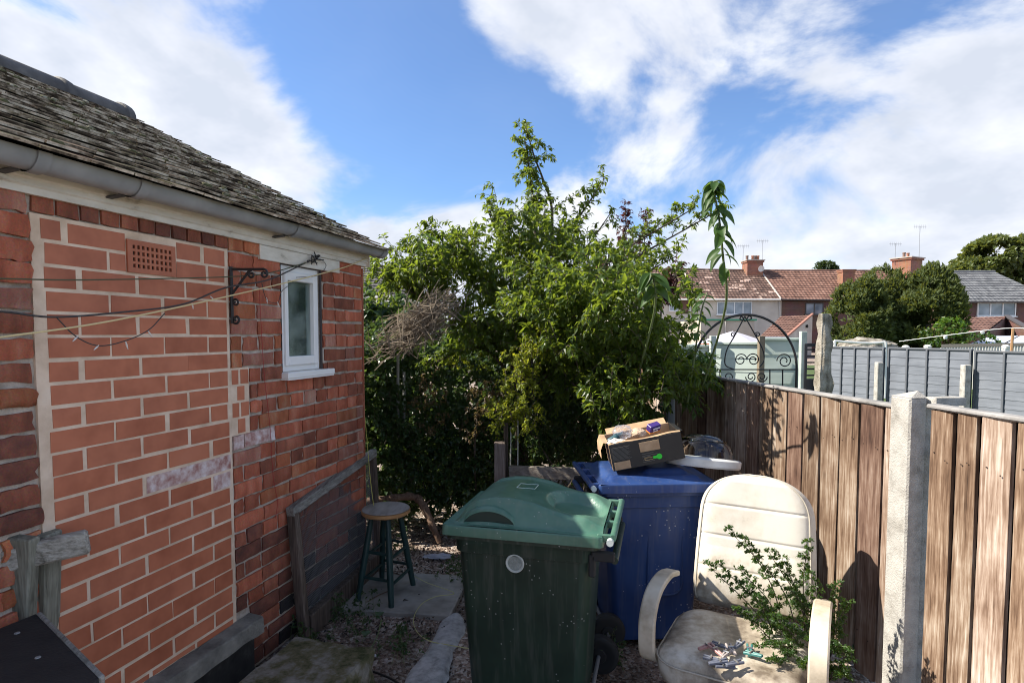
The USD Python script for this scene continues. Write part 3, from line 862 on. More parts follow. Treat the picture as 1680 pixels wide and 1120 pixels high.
def board_mesh(s0, s1, z0, z1, off=.0, wedge=.010):
    nz = 9
    cup, tw = fb.normal(0, .0025), fb.normal(0, .003)
    le, ri = fb.normal(0, .002), fb.normal(0, .002)
    rows = []
    for j in range(nz):
        t = j / (nz - 1); z = z0 + (z1 - z0) * t
        w = .002 * (meshkit.noise(np.array([[s0 * 7, t * 5, 0.]]), 2)[0] - .5) * 2
        row = []
        for q, o in ((0, -.012), (0, off + .004), (.08, off + .0075), (.5, off + .009 + cup + wedge * .4), (.92, off + .008 + wedge), (1, off + .003 + wedge), (1, -.012)):
            row.append(fp(s0 + (s1 - s0) * q + (le if q < .5 else ri) * (t - .5) * 2 + w, z, o + tw * (q - .5) * (t - .5) * 4))
        rows.append(row)
    return grid(np.array(rows)[:, ::-1])


CAPM = mottled('weathered_capping', [(.3, (.13, .125, .12)), (.55, (.25, .24, .23)), (.8, (.36, .35, .34))], 7., .85, .35, 60.)


ez_ = np.array([0, 0, 1.0])
NAIL = plain('rusty_nail', (.05, .03, .022), .6)


def panel(label, edges, z0, z1, zc):
    t = thing('board_fence', label, 'fence panel', fp((edges[0] + edges[-1]) / 2, 0), 'brown board fence along the yard')
    for a, b in zip(edges[:-1], edges[1:]):
        part(t, 'board', board_mesh(a + .014, b - .014, z0 + fb.normal(0, .004), z1 - abs(fb.normal(0, .004)), fb.normal(0, .002)), BOARD[fb.choice(3, p=(.40, .25, .35) if edges[0] >= 0 else (.25, .7, .05))], smooth=25)
    nails = []
    for a, b in zip(edges[:-1], edges[1:]):
        for z in (z0 + .2, z1 - .2):
            for q in (.3, .72):
                nails.append(put(lathe([(0, 0), (.0034, 0), (.003, .002), (0, .002)], 6), np.stack([FU, ez_, FN], 1), fp(a + (b - a) * q + fb.normal(0, .006), z + fb.normal(0, .012), .0165)))
    part(t, 'nails', cat_(nails), NAIL, kind='stuff')
    R = frame(FU)
    L = edges[-1] - edges[0]; m = (edges[0] + edges[-1]) / 2
    part(t, 'back_board', box((L, .01, z1 - z0), fp(m, (z0 + z1) / 2, -.022), R), shadow_wood)
    for z in (z0 + .2, z1 - .2):
        part(t, 'rail', rbox((L, .04, .07), .004, fp(m, z, -.055), R), DARKWOOD)
    part(t, 'capping', rbox((L + .01, .056, .020), .006, fp(m, zc - .002, -.004), R), CAPM)
    return t


ed = [.066, .154, .314, .465, .619, .780, .94, 1.10, 1.255, 1.42, 1.57, 1.73, 1.885, 2.04, 2.20, 2.35, 2.51, 2.66]
panel('brown board fence panel dappled with leaf shadow, far side of the concrete post', ed, .05, 1.405, 1.415)
panel('bleached board fence panel on the near side of the concrete post', [-1.82, -1.68, -1.55, -1.42, -1.28, -1.16, -1.03, -.90, -.76, -.625, -.491, -.348, -.236, -.108], .05, 1.428, 1.440)
panel('shaded board fence panel half hidden under the tree at the far end', [2.80, 2.95, 3.11, 3.26, 3.42, 3.57, 3.73, 3.88, 4.04, 4.2], .05, 1.405, 1.415)
CONC = mottled('pale_post_concrete', [(.28, (.22, .205, .18)), (.5, (.36, .345, .315)), (.75, (.45, .435, .40))], 13., .92, .6, 120., bdist=.012)
post = thing('fence_post', 'pale concrete post with a weathered pointed top between the brown fence panels', 'fence post', fp(0, 0))
# slotted post: front block, web and a chipped rear block
v, f = vf(rbox((.118, .085, 1.47), .008, fp(-.005, .735, .020), frame(FU)))
top = v[:, 2] > 1.44
part(post, 'shaft', (v, f), CONC)
capv = [fp(-.064, 1.468, .060), fp(.054, 1.468, .060), fp(.054, 1.468, -.020), fp(-.064, 1.468, -.020), fp(-.03, 1.497, -.002)]
part(post, 'pointed_top', (np.array(capv), np.array([[0, 4, 1], [1, 4, 2], [2, 4, 3], [3, 4, 0], [0, 1, 2], [0, 2, 3]])), CONC)
part(post, 'rear_block', rough_block((.085, .11, 1.45), fp(-.005, .735, -.085), frame(FU), seed=7, amp=.006), CONC, smooth=30, label='chipped rear part of the post')
part(post, 'broken_stub', rough_block((.06, .14, .035), fp(-.06, 1.452, -.11), frame(FU), seed=9, amp=.01), CONC, smooth=30)
post2 = single('steel_post', cat_([box((.045, .045, 1.52), fp(2.73, .76, .03), frame(FU)), box((.03, .06, 1.46), fp(2.73, .73, .0), frame(FU))]), plain('galvanised_steel', (.14, .145, .15), .5, metallic=.3), 'slim grey metal post where two shaded brown panels meet', 'fence post')

# ------------------------------------------------------------------ wheelie bins


def plastic(name, col, fade, rough=.42, flecks=0.):
    nodes = {'g': ('geometry', {}), 'n': ('noise_texture', {'scale': 4.5, 'detail': 6., 'roughness': .6}), 'r': ('rgb_ramp', {'ramp': [(.35, col), (.75, fade)]}), 'rr': ('map_range', {'to_min': rough - .1, 'to_max': rough + .25}),
             'v': ('voronoi_texture', {'scale': 46., 'randomness': 1.}), 'lt': ('math', {'math_type': 'less_than', 'value2': .13}), 'n2': ('noise_texture', {'scale': 7., 'detail': 2.}), 'gt': ('math', {'math_type': 'greater_than', 'value2': .56}), 'mu': ('math', {'math_type': 'multiply'}), 'm3': ('math', {'math_type': 'multiply', 'value2': flecks}),
             'mx': ('mix', {'color2': (.55, .55, .52)}), 'sm': ('mapping', {'scale': (34., 34., 2.2)}), 'sn': ('noise_texture', {'scale': 1., 'detail': 5., 'roughness': .6}), 'sr': ('rgb_ramp', {'ramp': [(.50, (0, 0, 0)), (.72, (1, 1, 1))]}), 'sf': ('math', {'math_type': 'multiply', 'value2': .16}), 'sx': ('mix', {'color2': (.22, .21, .18)}), 'nb': ('noise_texture', {'scale': 300., 'detail': 2.}), 'b': ('bump', {'strength': .10, 'distance': .002}), 'p': ('principled_bsdf', {'specular_ior_level': .45})}
    links = [('g.position', 'n.vector'), ('n.fac', 'r.fac'), ('n.fac', 'rr.value'), ('rr.result', 'p.roughness'), ('g.position', 'v.vector'), ('v.distance', 'lt.value1'), ('g.position', 'n2.vector'), ('n2.fac', 'gt.value1'), ('lt.value', 'mu.value1'), ('gt.value', 'mu.value2'), ('mu.value', 'm3.value1'),
             ('m3.value', 'mx.fac'), ('g.position', 'sm.vector'), ('sm.vector', 'sn.vector'), ('sn.fac', 'sr.fac'), ('sr.color', 'sf.value1'), ('sf.value', 'sx.fac'), ('r.color', 'sx.color1'), ('sx.color', 'mx.color1'), ('mx.color', 'p.base_color'), ('g.position', 'nb.vector'), ('nb.fac', 'b.height'), ('b.normal', 'p.normal')]
    return mat(name, nodes, links)


GREEN = plastic('green_bin_plastic', (.008, .020, .013), (.016, .036, .022), .38, .5)
LIDG = plastic('green_lid_plastic', (.048, .125, .088), (.095, .19, .14), .28, .3)
BLUE = plastic('blue_bin_plastic', (.012, .034, .115), (.022, .055, .165), .34, .9)
LIDB = plastic('blue_lid_plastic', (.016, .042, .145), (.034, .075, .215), .30, .4)
RUBBER = plain('black_rubber', (.015, .015, .015), .7)


def rrect(x0, x1, y0, y1, r, k=5):
    """rounded rectangle outline, counter-clockwise"""
    pts = []
    for cx, cy, a0 in ((x1 - r, y1 - r, 0), (x0 + r, y1 - r, 90), (x0 + r, y0 + r, 180), (x1 - r, y0 + r, 270)):
        for a in np.radians(np.linspace(a0, a0 + 90, k)):
            pts.append((cx + r * math.cos(a), cy + r * math.sin(a)))
    return np.array(pts)


def loft(rings, cap0=True, cap1=True):
    m = len(rings[0]); V = np.vstack(rings); F = []
    for i in range(len(rings) - 1):
        for k in range(m):
            a, b = i * m + k, i * m + (k + 1) % m
            F += [[a, b, b + m], [a, b + m, a + m]]
    n = len(V)
    if cap0:
        V = np.vstack([V, rings[0].mean(0)]); F += [[n, (k + 1) % m, k] for k in range(m)]; n += 1
    if cap1:
        o = (len(rings) - 1) * m
        V = np.vstack([V, rings[-1].mean(0)]); F += [[n, o + k, o + (k + 1) % m] for k in range(m)]
    return V, np.array(F)


def at3(p, z):
    return np.column_stack([p, np.full(len(p), z)])


def place(m, N, a, b):
    """local x along a, y along b, z up, from the corner N"""
    v, f = vf(m)
    a, b = np.array([*a, 0.]), np.array([*b, 0.])
    w = np.array([*N, 0.]) + v[:, :1] * a + v[:, 1:2] * b + v[:, 2:3] * np.array([0, 0, 1.])
    if np.cross(a, b)[2] < 0:
        f = f[:, ::-1]
    return w, f


def sstep(x, a, b):
    t = np.clip((x - a) / (b - a), 0, 1)
    return t * t * (3 - 2 * t)


def bin_(name, label, N, a, b, L, W, zr, body, lid, kind):
    t = thing(name, label, 'wheelie bin', (N[0] + a[0] * L / 2 + b[0] * W / 2, N[1] + a[1] * L / 2 + b[1] * W / 2, 0))
    P = lambda m: place(m, N, a, b)
    # body: local x 0 = front, L = hinge side
    rings = []
    for q, ins, rad in ((.03, .085, .05), (.06, .075, .055), (.45, .052, .055), (.86, .030, .055), (.865, .020, .05), (.93, .016, .05), (.94, .008, .045), (.995, .006, .045)):
        rings.append(at3(rrect(ins + .01, L - ins * .8 - .015, ins, W - ins, rad), zr * q))
    bd = part(t, 'body', P(loft(rings)), body, smooth=38)
    # collar
    rings = [at3(rrect(-.002, L - .002, -.002, W + .002, .035), z) for z in (zr - .055, zr - .004)]
    inner_ = [at3(rrect(.02, L - .03, .02, W - .02, .035), z) for z in (zr - .004, zr - .055)]
    part(t, 'rim', P(loft(rings + inner_ + rings[:1], False, False)), body, smooth=30)
    # lid: a height field with a skirt
    nx, ny = 56, 44
    X, Y = np.meshgrid(np.linspace(-.012, L + .01, nx), np.linspace(-.014, W + .014, ny), indexing='ij')
    u_, v_ = X / L, Y / W
    e = np.minimum(v_, 1 - v_)
    if kind == 'hump':
        g = sstep(e, .035, .13)
        prof = np.interp(u_, [0, .06, .11, .18, .30, .42, .55, .68, .80, .90, 1.0], [.0, .010, .066, .088, .106, .108, .094, .072, .056, .050, .020])
        z = prof * (.05 + .95 * g) * sstep(u_, .02, .07)
        # round sunken bay behind the hump
        dd = np.sqrt(((u_ - .80) / .20) ** 2 + ((v_ - .5) / .30) ** 2)
        z -= .046 * sstep(1.06 - dd, .0, .28) * (u_ < 1.0)
        z += .012 * np.exp(-((e - .13) / .03) ** 2) * sstep(u_, .1, .2) * (1 - sstep(u_, .55, .75))
    else:
        g = sstep(e, .04, .14) * sstep(u_, .06, .14) * (1 - sstep(u_, .88, .96))
        z = .030 * g + .028 * sstep(e, .16, .24) * sstep(u_, .16, .24) * (1 - sstep(u_, .52, .62)) + .006 * sstep(u_, .9, 1)
    z = z + zr + .010
    top = np.stack([X, Y, z], -1)
    v, f = grid(top)
    tri = v[f]
    if np.cross(tri[:, 1] - tri[:, 0], tri[:, 2] - tri[:, 0])[:, 2].mean() < 0:
        f = f[:, ::-1]
    lp = part(t, 'lid', P((v, f)), lid, smooth=50)
    ring = rrect(-.013, L + .011, -.015, W + .015, .02, 4)
    sk = [at3(ring, zr + .012), at3(rrect(-.017, L + .015, -.019, W + .019, .022, 4), zr + .004), at3(rrect(-.018, L + .016, -.02, W + .02, .022, 4), zr - .034), at3(rrect(-.012, L + .010, -.014, W + .014, .02, 4), zr - .034), at3(rrect(-.010, L + .008, -.012, W + .012, .02, 4), zr + .004)]
    part(lp, 'skirt', P(loft(sk[::-1], False, False)), lid, smooth=30)
    # hinge bar and lugs at the back, with grip bars
    hz = zr + .008
    part(lp, 'hinge_bar', P(tube([(L + .055, -.005, hz), (L + .055, W * .3, hz), (L + .055, W * .7, hz), (L + .055, W + .005, hz)], .0145, 10)), lid, smooth=50)
    for y in (.012, W * .36, W * .64, W - .012):
        part(lp, 'hinge_lug', P(rbox((.075, .016, .034), .005, (L + .025, y, hz - .006))), lid)
    for y in (-.02, W + .02):
        part(lp, 'hinge_pin', P(tube([(L + .045, y - .012, hz - .012), (L + .045, y + .012, hz - .012)], .015, 12)), plain(name + '_pin_' + ('a' if y < 0 else 'b'), (.55, .6, .58), .4), smooth=40)
    # lifting handle and bracket on the body
    part(bd, 'handle', P(tube([(L + .06, .03, zr - .10), (L + .06, W - .03, zr - .10)], .016, 10)), body, smooth=50)
    for y in (.03, W - .03):
        part(bd, 'bracket', P(cat_([rbox((.10, .022, .045), .006, (L + .012, y, zr - .085)), rbox((.03, .022, .10), .006, (L - .035, y - .0 if y > .1 else y, zr - .13))])), RUBBER)
    # wheels and axle
    for y in (.02, W - .07):
        wh = lathe([(0, 0), (.035, 0), (.04, .008), (.075, .004), (.09, .004), (.1, .012), (.1, .045), (.09, .052), (.04, .05), (0, .05)], 28)
        part(t, 'wheel', P(put(wh, rotx(-math.pi / 2), (L - .05, y, .1))), RUBBER, smooth=40)
    part(t, 'axle', P(tube([(L - .05, .0, .1), (L - .05, W, .1)], .01, 8)), plain(name + '_axle', (.2, .2, .2), .5))
    return t, bd, lp, P


ga, gb = unit((.67, -.17, 0))[:2], unit((.17, .67, 0))[:2]
gbin, gbody, glid, GP = bin_('green_wheelie_bin', 'dark green wheelie bin with a paler domed lid and round emblem', (-.298, 2.625), ga, gb, .69, .56, .885, GREEN, LIDG, 'hump')
# round emblem on the near side (a ring round a grey disc)
emx, emz = .315, .735
ey = .026
ring = lathe([(.032, 0), (.042, 0), (.042, .006), (.039, .008), (.034, .006), (.032, .002)], 30)
grey_em = mottled('emblem_grey', [(.3, (.16, .18, .165)), (.6, (.26, .28, .26)), (.8, (.36, .38, .35))], 40., .6, .4, 150.)
part(gbody, 'emblem_ring', GP(put(ring, rotx(math.pi / 2), (emx, ey, emz))), plain('emblem_ring_grey', (.40, .42, .39), .5), smooth=40)
part(gbody, 'emblem_disc', GP(put(lathe([(0, 0), (.033, 0), (.033, .003), (0, .003)], 26), rotx(math.pi / 2), (emx, ey, emz))), grey_em)
# hand holds: an arched pocket on either side of the lid
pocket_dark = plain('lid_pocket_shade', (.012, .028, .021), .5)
for side in (0, 1):
    sg = 1 if side == 0 else -1
    y0 = .010 if side == 0 else .55
    Y_ = lambda d: y0 + sg * d
    xs_ = np.linspace(.075, .315, 25); qs = (xs_ - .075) / .24
    hgt = .066 * np.sin(math.pi * qs) ** .5
    zb = .885 + .012
    # the arched brow over the pocket, a dark sheet painting the hollow's shade, its floor
    outer = np.stack([xs_, np.full(25, Y_(.020)), zb + hgt], 1)
    brow = [outer + (0, sg * d, h) for d, h in ((.0, -.010), (-.008, -.004), (-.006, .006), (.012, .014), (.045, .016), (.075, .010))]
    for r_ in brow:
        r_[:, 2] = np.maximum(r_[:, 2], zb)
    part(glid, 'pocket_brow', GP(grid(np.array(brow))), LIDG, smooth=50)
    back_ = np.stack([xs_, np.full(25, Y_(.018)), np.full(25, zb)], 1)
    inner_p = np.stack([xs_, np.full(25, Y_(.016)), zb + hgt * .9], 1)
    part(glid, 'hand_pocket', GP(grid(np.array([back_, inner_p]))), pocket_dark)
    part(glid, 'pocket_floor', GP(grid(np.array([np.stack([xs_[3:-3], np.full(19, Y_(-.002)), np.full(19, zb + .002)], 1), np.stack([xs_[3:-3], np.full(19, Y_(.013)), zb + hgt[3:-3] * .22], 1)]))), LIDG, smooth=40)
# outline of a label frame on the lid
q = []
for (x0, y0), (x1, y1) in (((.27, .24), (.36, .24)), ((.36, .24), (.36, .32)), ((.27, .24), (.27, .32)), ((.27, .32), (.36, .32))):
    q.append(beam((x0, y0, 1.0165), (x1, y1, 1.0155), .0022, .0025))
part(glid, 'label_frame', GP(cat_(q)), plain('label_line', (.5, .58, .55), .6))

ba, bb = (-.998, -.06), (-.06, .998)
bbin, bbody, blid, BP = bin_('blue_wheelie_bin', 'blue wheelie bin with a flat lid carrying a cardboard box', (1.115, 3.19), ba, bb, .635, .54, .925, BLUE, LIDB, 'flat')
pr = rrect(.17, .36, .30, .80, .06, 6)
part(bbody, 'side_panel', BP(put(prism(pr, .008), np.array([[1, 0, 0], [0, 0, -1], [0, 1, 0]]), (0, .052, 0))), BLUE, smooth=30)
prt = tube(np.vstack([np.column_stack([pr[:, 0], np.full(len(pr), .045), pr[:, 1]]), [pr[0, 0], .045, pr[0, 1]]]), .006, 6)
part(bbody, 'panel_bead', BP(prt), BLUE, smooth=50)

# ------------------------------------------------------------------ things on the blue bin
BL = .955
CARD = mottled('brown_cardboard', [(.3, (.28, .18, .10)), (.6, (.40, .27, .16)), (.8, (.48, .34, .22))], 14., .9, .15, 60.)
BLACKCARD = mottled('black_printed_card', [(.3, (.012, .012, .012)), (.6, (.020, .019, .018)), (.8, (.035, .032, .03))], 9., .45, .15, 50.)
bxo = np.array([.565, 3.25, 0.985])                    # near lower left corner
BX = unit(np.array([.965, -.06, .20])); BYv = unit(np.array([-.36, .93, -.06])); BZ = unit(np.cross(BX, BYv)); BYv = np.cross(BZ, BX)
BR = np.stack([BX, BYv, BZ], 1)
cb = thing('cardboard_box', 'open black printed cardboard box full of rubbish tilted on the blue bin', 'box', bxo)


def bxp(x, y, z):
    return bxo + BX * x + BYv * y + BZ * z


def bbox_(x0, x1, y0, y1, z0, z1, bev=.002):
    return rbox((x1 - x0, y1 - y0, z1 - z0), bev, bxp((x0 + x1) / 2, (y0 + y1) / 2, (z0 + z1) / 2), BR)


bw, bd_, bh = .40, .30, .15
fs = part(cb, 'front_side', bbox_(0, bw, 0, .006, 0, bh), BLACKCARD)
part(cb, 'left_side', bbox_(0, .006, .006, bd_, 0, bh), CARD)
part(cb, 'right_side', bbox_(bw - .006, bw, .006, bd_, 0, bh), BLACKCARD)
part(cb, 'back_side', bbox_(.006, bw - .006, bd_ - .006, bd_, 0, bh), CARD)
part(cb, 'bottom', bbox_(.006, bw - .006, .006, bd_ - .006, 0, .005), CARD)
# flaps
fl = np.array([[bxp(x, y + .002 * math.sin(x * 40), z + .004 * math.sin(x * 23)) for x in np.linspace(.0, bw, 14)] for y, z in ((.003, bh), (.022, bh + .004), (.038, bh - .03), (.040, bh - .09))])
part(cb, 'flap', grid(fl), CARD, smooth=40, label='front flap folded down inside')
fl = np.array([[bxp(x, y, z + .006 * math.sin(y * 30)) for y in np.linspace(.03, bd_ - .02, 12)] for x, z in ((.003, bh), (-.025, bh + .006), (-.045, bh - .03), (-.05, bh - .08))])
part(cb, 'flap', grid(fl), CARD, smooth=40, label='torn left flap hanging outwards')
fl = np.array([[bxp(x, y, z) for x in np.linspace(.02, bw - .02, 10)] for y, z in ((bd_ - .003, bh), (bd_ + .03, bh + .016), (bd_ + .06, bh + .022))])
part(cb, 'flap', grid(fl), CARD, smooth=40, label='back flap bent outwards')
fl = np.array([[bxp(x, y, z) for y in np.linspace(.04, bd_ - .03, 10)] for x, z in ((bw - .003, bh), (bw + .02, bh - .005), (bw + .03, bh - .04))])
part(cb, 'flap', grid(fl), BLACKCARD, smooth=40)
part(fs, 'tape_patch', bbox_(.165, .275, -.0022, -.0004, .078, .132, .0005), CARD)
part(fs, 'tape_patch', bbox_(.012, .10, -.0022, -.0004, .004, .048, .0005), CARD)
green = plain('print_green', (.02, .55, .03), .5); pale_print = plain('print_pale', (.16, .155, .14), .6); tan_print = plain('print_tan', (.48, .33, .14), .6)
part(fs, 'green_spot', put(lathe([(0, 0), (.0155, 0), (.0155, .0012), (0, .0012)], 16), BR @ rotx(math.pi / 2), bxp(.262, -.0008, .038)), green)
part(fs, 'green_bar', bbox_(.228, .25, -.0022, -.0006, .031, .045, .0003), green)
pl = []
for i in range(11):
    pl.append(bbox_(.012, .012 + .10 * (1 - .04 * ((i * 7) % 5)), -.0016, -.0006, .060 + i * .0068, .0612 + i * .0068, .0002))
for i, (x0, x1, z) in enumerate(((.17, .235, .066), (.17, .255, .055), (.17, .215, .047), (.17, .20, .030), (.17, .235, .021))):
    pl.append(bbox_(x0, x1, -.0016, -.0006, z, z + .0016, .0002))
part(fs, 'print_lines', cat_(pl), pale_print)
part(fs, 'tan_frame', cat_([bbox_(.183, .226, -.0018, -.0006, .0285, .0305, .0002), bbox_(.183, .226, -.0018, -.0006, .0415, .0435, .0002), bbox_(.181, .183, -.0018, -.0006, .0285, .0435, .0002)]), tan_print)


def crumple(c, size, seed, sub=3, amp=.35):
    m = trimesh.creation.icosphere(sub, 1.0)
    v = m.vertices
    d = meshkit.fbm(v * 2.3 + seed * 3.1, 3, seed)
    d2 = np.abs(meshkit.noise(v * 4.1 + seed, seed + 5) - .5)
    v = v * (1 + amp * (d[:, None] - .5) * 2 - amp * .9 * d2[:, None]) * np.asarray(size)
    return v + np.asarray(c), m.faces


film = mat('clear_film', {'t': ('transparent_bsdf', {'color': (.93, .94, .97)}), 'g': ('glossy_bsdf', {'roughness': .12, 'color': (.95, .96, 1.)}), 'd': ('diffuse_bsdf', {'color': (.75, .77, .82)}), 'lw': ('layer_weight', {'blend': .35}), 'm1': ('mix_closure', {'fac': .35}), 'm2': ('mix_closure', {})},
           [('t.BSDF', 'm2.closure1'), ('g.BSDF', 'm1.closure1'), ('d.BSDF', 'm1.closure2'), ('lw.facing', 'm2.fac'), ('m1.closure', 'm2.closure2')], surface='m2.closure')
single('plastic_bag', crumple(bxp(.105, .16, .175), (.055, .05, .045), 3), film, 'crumpled clear plastic bag on top of the cardboard box', 'plastic bag', smooth=False)
single('paper_bag', crumple(bxp(.19, .14, .155), (.045, .05, .03), 8, amp=.25), mottled('brown_paper', [(.3, (.36, .25, .17)), (.7, (.52, .40, .30))], 12., .9, .3, 40.), 'crumpled tan paper bag inside the cardboard box', 'paper bag')
car = thing('purple_carton', 'small purple carton lying in the open cardboard box', 'carton', bxp(.285, .17, .16))
RC_ = BR @ rotz(.5) @ rotx(.5)
part(car, 'carton_box', rbox((.075, .04, .045), .003, bxp(.285, .17, .165), RC_), plain('purple_card', (.045, .022, .15), .45))
part(car, 'white_print', cat_([box((.05, .002, .008), bxp(.285, .17, .165) + RC_ @ np.array([0, -.0255, .008]), RC_), box((.036, .002, .006), bxp(.285, .17, .165) + RC_ @ np.array([-.005, -.0255, -.008]), RC_)]), plain('carton_white', (.7, .7, .75), .5))
part(car, 'orange_band', box((.0752, .0402, .009), bxp(.285, .17, .165) + RC_ @ np.array([0, 0, -.0208]), RC_), plain('carton_orange', (.6, .22, .04), .5))
single('teal_bottle', put(lathe([(0, 0), (.018, 0), (.020, .008), (.020, .06), (.009, .08), (.009, .095), (0, .095)], 16), BR @ roty(1.2), bxp(.015, .15, .135)), plain('teal_plastic', (.012, .06, .075), .35), 'dark teal plastic bottle at the left end of the cardboard box', 'bottle', smooth=45)
wh = crumple(bxp(.055, .03, .15), (.06, .02, .02), 6, 2, .5)
single('torn_paper', wh, plain('white_paper', (.7, .66, .58), .9), 'torn white paper stuck to the left corner of the black box', 'paper')

# dome light: white ring with a clear cover, leaning by the fence on the bin
dm = thing('clear_dome', 'clear plastic dome with a white rim lying on the blue bin beside the box', 'dome', (1.09, 3.37, .98))
DR = rotx(-.16) @ roty(.10)
dc = np.array([1.115, 3.43, 1.012])
white_rim = mottled('white_rim_plastic', [(.3, (.50, .50, .48)), (.6, (.66, .66, .64)), (.8, (.72, .72, .71))], 8., .4, .05, 60.)
part(dm, 'rim', put(lathe([(.175, -.034), (.203, -.038), (.213, -.028), (.215, .006), (.207, .014), (.178, .018), (.172, .012), (.175, -.034)], 48), DR, dc), white_rim, smooth=40)
clear = mat('clear_plastic', {'t': ('transparent_bsdf', {'color': (.86, .88, .88)}), 'g': ('glossy_bsdf', {'roughness': .05}), 'f': ('fresnel', {'IOR': 1.6}), 'm': ('mix_closure', {})}, [('f.fac', 'm.fac'), ('t.BSDF', 'm.closure1'), ('g.BSDF', 'm.closure2')], surface='m.closure')
dprof = [(.172, .012), (.168, .05), (.155, .085), (.135, .108), (.128, .110), (.124, .118), (.10, .135), (.06, .147), (0, .150)]
part(dm, 'cover', put(lathe(dprof, 44), DR, dc), clear, smooth=True)
part(dm, 'ridge', put(lathe([(.126, .108), (.134, .106), (.137, .112), (.130, .119), (.126, .108)], 44), DR, dc), clear, smooth=50)

# ------------------------------------------------------------------ stool
st = thing('stool', 'round wooden stool with dark green legs beside the brick corner', 'stool', (-.83, 3.86, 0))
sc = np.array([-.835, 3.86, 0.]); SZ = .60
seatm = mottled('worn_seat_wood', [(.3, (.16, .14, .12)), (.5, (.27, .245, .22)), (.75, (.38, .35, .32))], 16., .7, .25, 80., stretch=(1, .25, 1))
edgem = plain('stool_edge_wood', (.42, .22, .09), .5)
part(st, 'seat', put(lathe([(0, SZ - .008), (.150, SZ - .008), (.156, SZ - .004), (.150, SZ), (.13, SZ + .003), (0, SZ + .0025)], 40), None, sc), seatm, smooth=35)
part(st, 'seat_edge', put(lathe([(.10, SZ - .036), (.150, SZ - .036), (.159, SZ - .028), (.160, SZ - .012), (.152, SZ - .0075), (.10, SZ - .0075)], 40), None, sc), edgem, smooth=40)
sg_ = mottled('dark_green_paint', [(.3, (.010, .028, .026)), (.7, (.022, .050, .046))], 12., .4, .15, 60.)
feet = [(.075, -.22), (-.165, -.13), (.16, .12), (-.08, .21)]
legs = []
for fx, fy in feet:
    a_ = sc + (fx, fy, .0); b_ = sc + (fx * .48, fy * .48, SZ - .036)
    pts = spline([a_, a_ + (b_ - a_) * .5, b_], 8)
    part(st, 'leg', tube(pts, [.017, .019, .0205, .021, .021, .020, .018, .017], 10), sg_, smooth=50)
    legs.append((a_, b_))
order = [0, 2, 3, 1]
for k in range(4):
    for q in (.27, .55):
        h = q + (.05 if k % 2 else 0)
        p, r_ = legs[order[k]], legs[order[(k + 1) % 4]]
        part(st, 'rung', tube([p[0] + (p[1] - p[0]) * h, (p[0] + (p[1] - p[0]) * h + r_[0] + (r_[1] - r_[0]) * h) / 2, r_[0] + (r_[1] - r_[0]) * h], [.0095, .0115, .0095], 8), sg_, smooth=50)

# ------------------------------------------------------------------ framed wire mesh leaning on the wall
mp = thing('mesh_panel', 'dark timber frame with wire mesh leaning against the brick wall', 'mesh panel', (-1.12, 3.77, 0))
A0, A1 = np.array([-1.175, 3.27, .0]), np.array([-1.235, 3.285, .745])
B0, B1 = np.array([-.985, 4.27, .02]), np.array([-1.02, 4.27, .865])
nrm = unit(np.cross(B0 - A0, A1 - A0)); nrm = nrm if nrm[0] > 0 else -nrm
OLDT = wood_mat('old_frame_timber', [(.34, (.022, .016, .012)), (.45, (.06, .044, .034)), (.55, (.12, .092, .075)), (.68, (.24, .20, .17))], per=.1)
part(mp, 'stile', beam(A0, A1, .05, .055, nrm), OLDT)
part(mp, 'stile', beam(B0, B1, .05, .05, nrm), OLDT)
ux = unit(B1 - A1)
part(mp, 'rail', beam(A1 - ux * .03 + (0, 0, .012), B1 + ux * .03 + (0, 0, .012), .052, .05, nrm), GREYWOOD, label='weathered grey top rail')
part(mp, 'rail', beam(A0 + ux * .03 + (0, 0, .07), B0 - ux * .03 + (0, 0, .07), .05, .14, (0, 0, 1)), OLDT)
wires = []
nW, nH = 80, 60
for i in range(1, nW):
    t = i / nW
    wires.append(tube([A0 + (B0 - A0) * t - nrm * .01, A1 + (B1 - A1) * t - nrm * .01], 0.0013, 3, False))
for j in range(1, nH):
    t = j / nH
    wires.append(tube([A0 + (A1 - A0) * t - nrm * .0115, B0 + (B1 - B0) * t - nrm * .0115], 0.0013, 3, False))
part(mp, 'wire_mesh', cat_(wires), plain('dull_wire', (.17, .17, .175), .5, metallic=.4))

# ------------------------------------------------------------------ litter in the yard: branch, bag
BARK = wood_mat('stripped_branch', [(.34, (.045, .028, .020)), (.45, (.12, .075, .052)), (.55, (.22, .145, .10)), (.68, (.36, .28, .21))], sc=30., zs=.3, per=.05)
bp = [(-1.22, 4.92, .34), (-.98, 4.92, .37), (-.83, 4.95, .37), (-.75, 4.93, .30), (-.66, 4.86, .14), (-.60, 4.82, .02)]
bcurve = spline(bp, 26)
bth = thing('dead_branch', 'bent dead branch lying behind the stool with stripped bark', 'branch', bp[-1])
part(bth, 'limb', tube(bcurve, np.interp(np.linspace(0, 1, 26), [0, .4, .55, .8, 1], [.03, .033, .036, .03, .022]) * (1 + .12 * np.sin(np.arange(26) * 1.7)), 9), BARK, smooth=40)
part(bth, 'snag', tube([bcurve[15], bcurve[15] + (.06, -.01, .05)], [.012, .004], 6), BARK)
single('plastic_wrapper', crumple(on_ground(718, 917) + (0, 0, .022), (.105, .035, .022), 12, 3, .4), mat('silver_film', {'t': ('transparent_bsdf', {'color': (.9, .9, .95)}), 'p': ('principled_bsdf', {'base_color': (.50, .52, .58), 'roughness': .25}), 'm': ('mix_closure', {'fac': .75})}, [('t.BSDF', 'm.closure1'), ('p.BSDF', 'm.closure2')], surface='m.closure'), 'crumpled pale plastic wrapper lying on the gravel', 'wrapper')
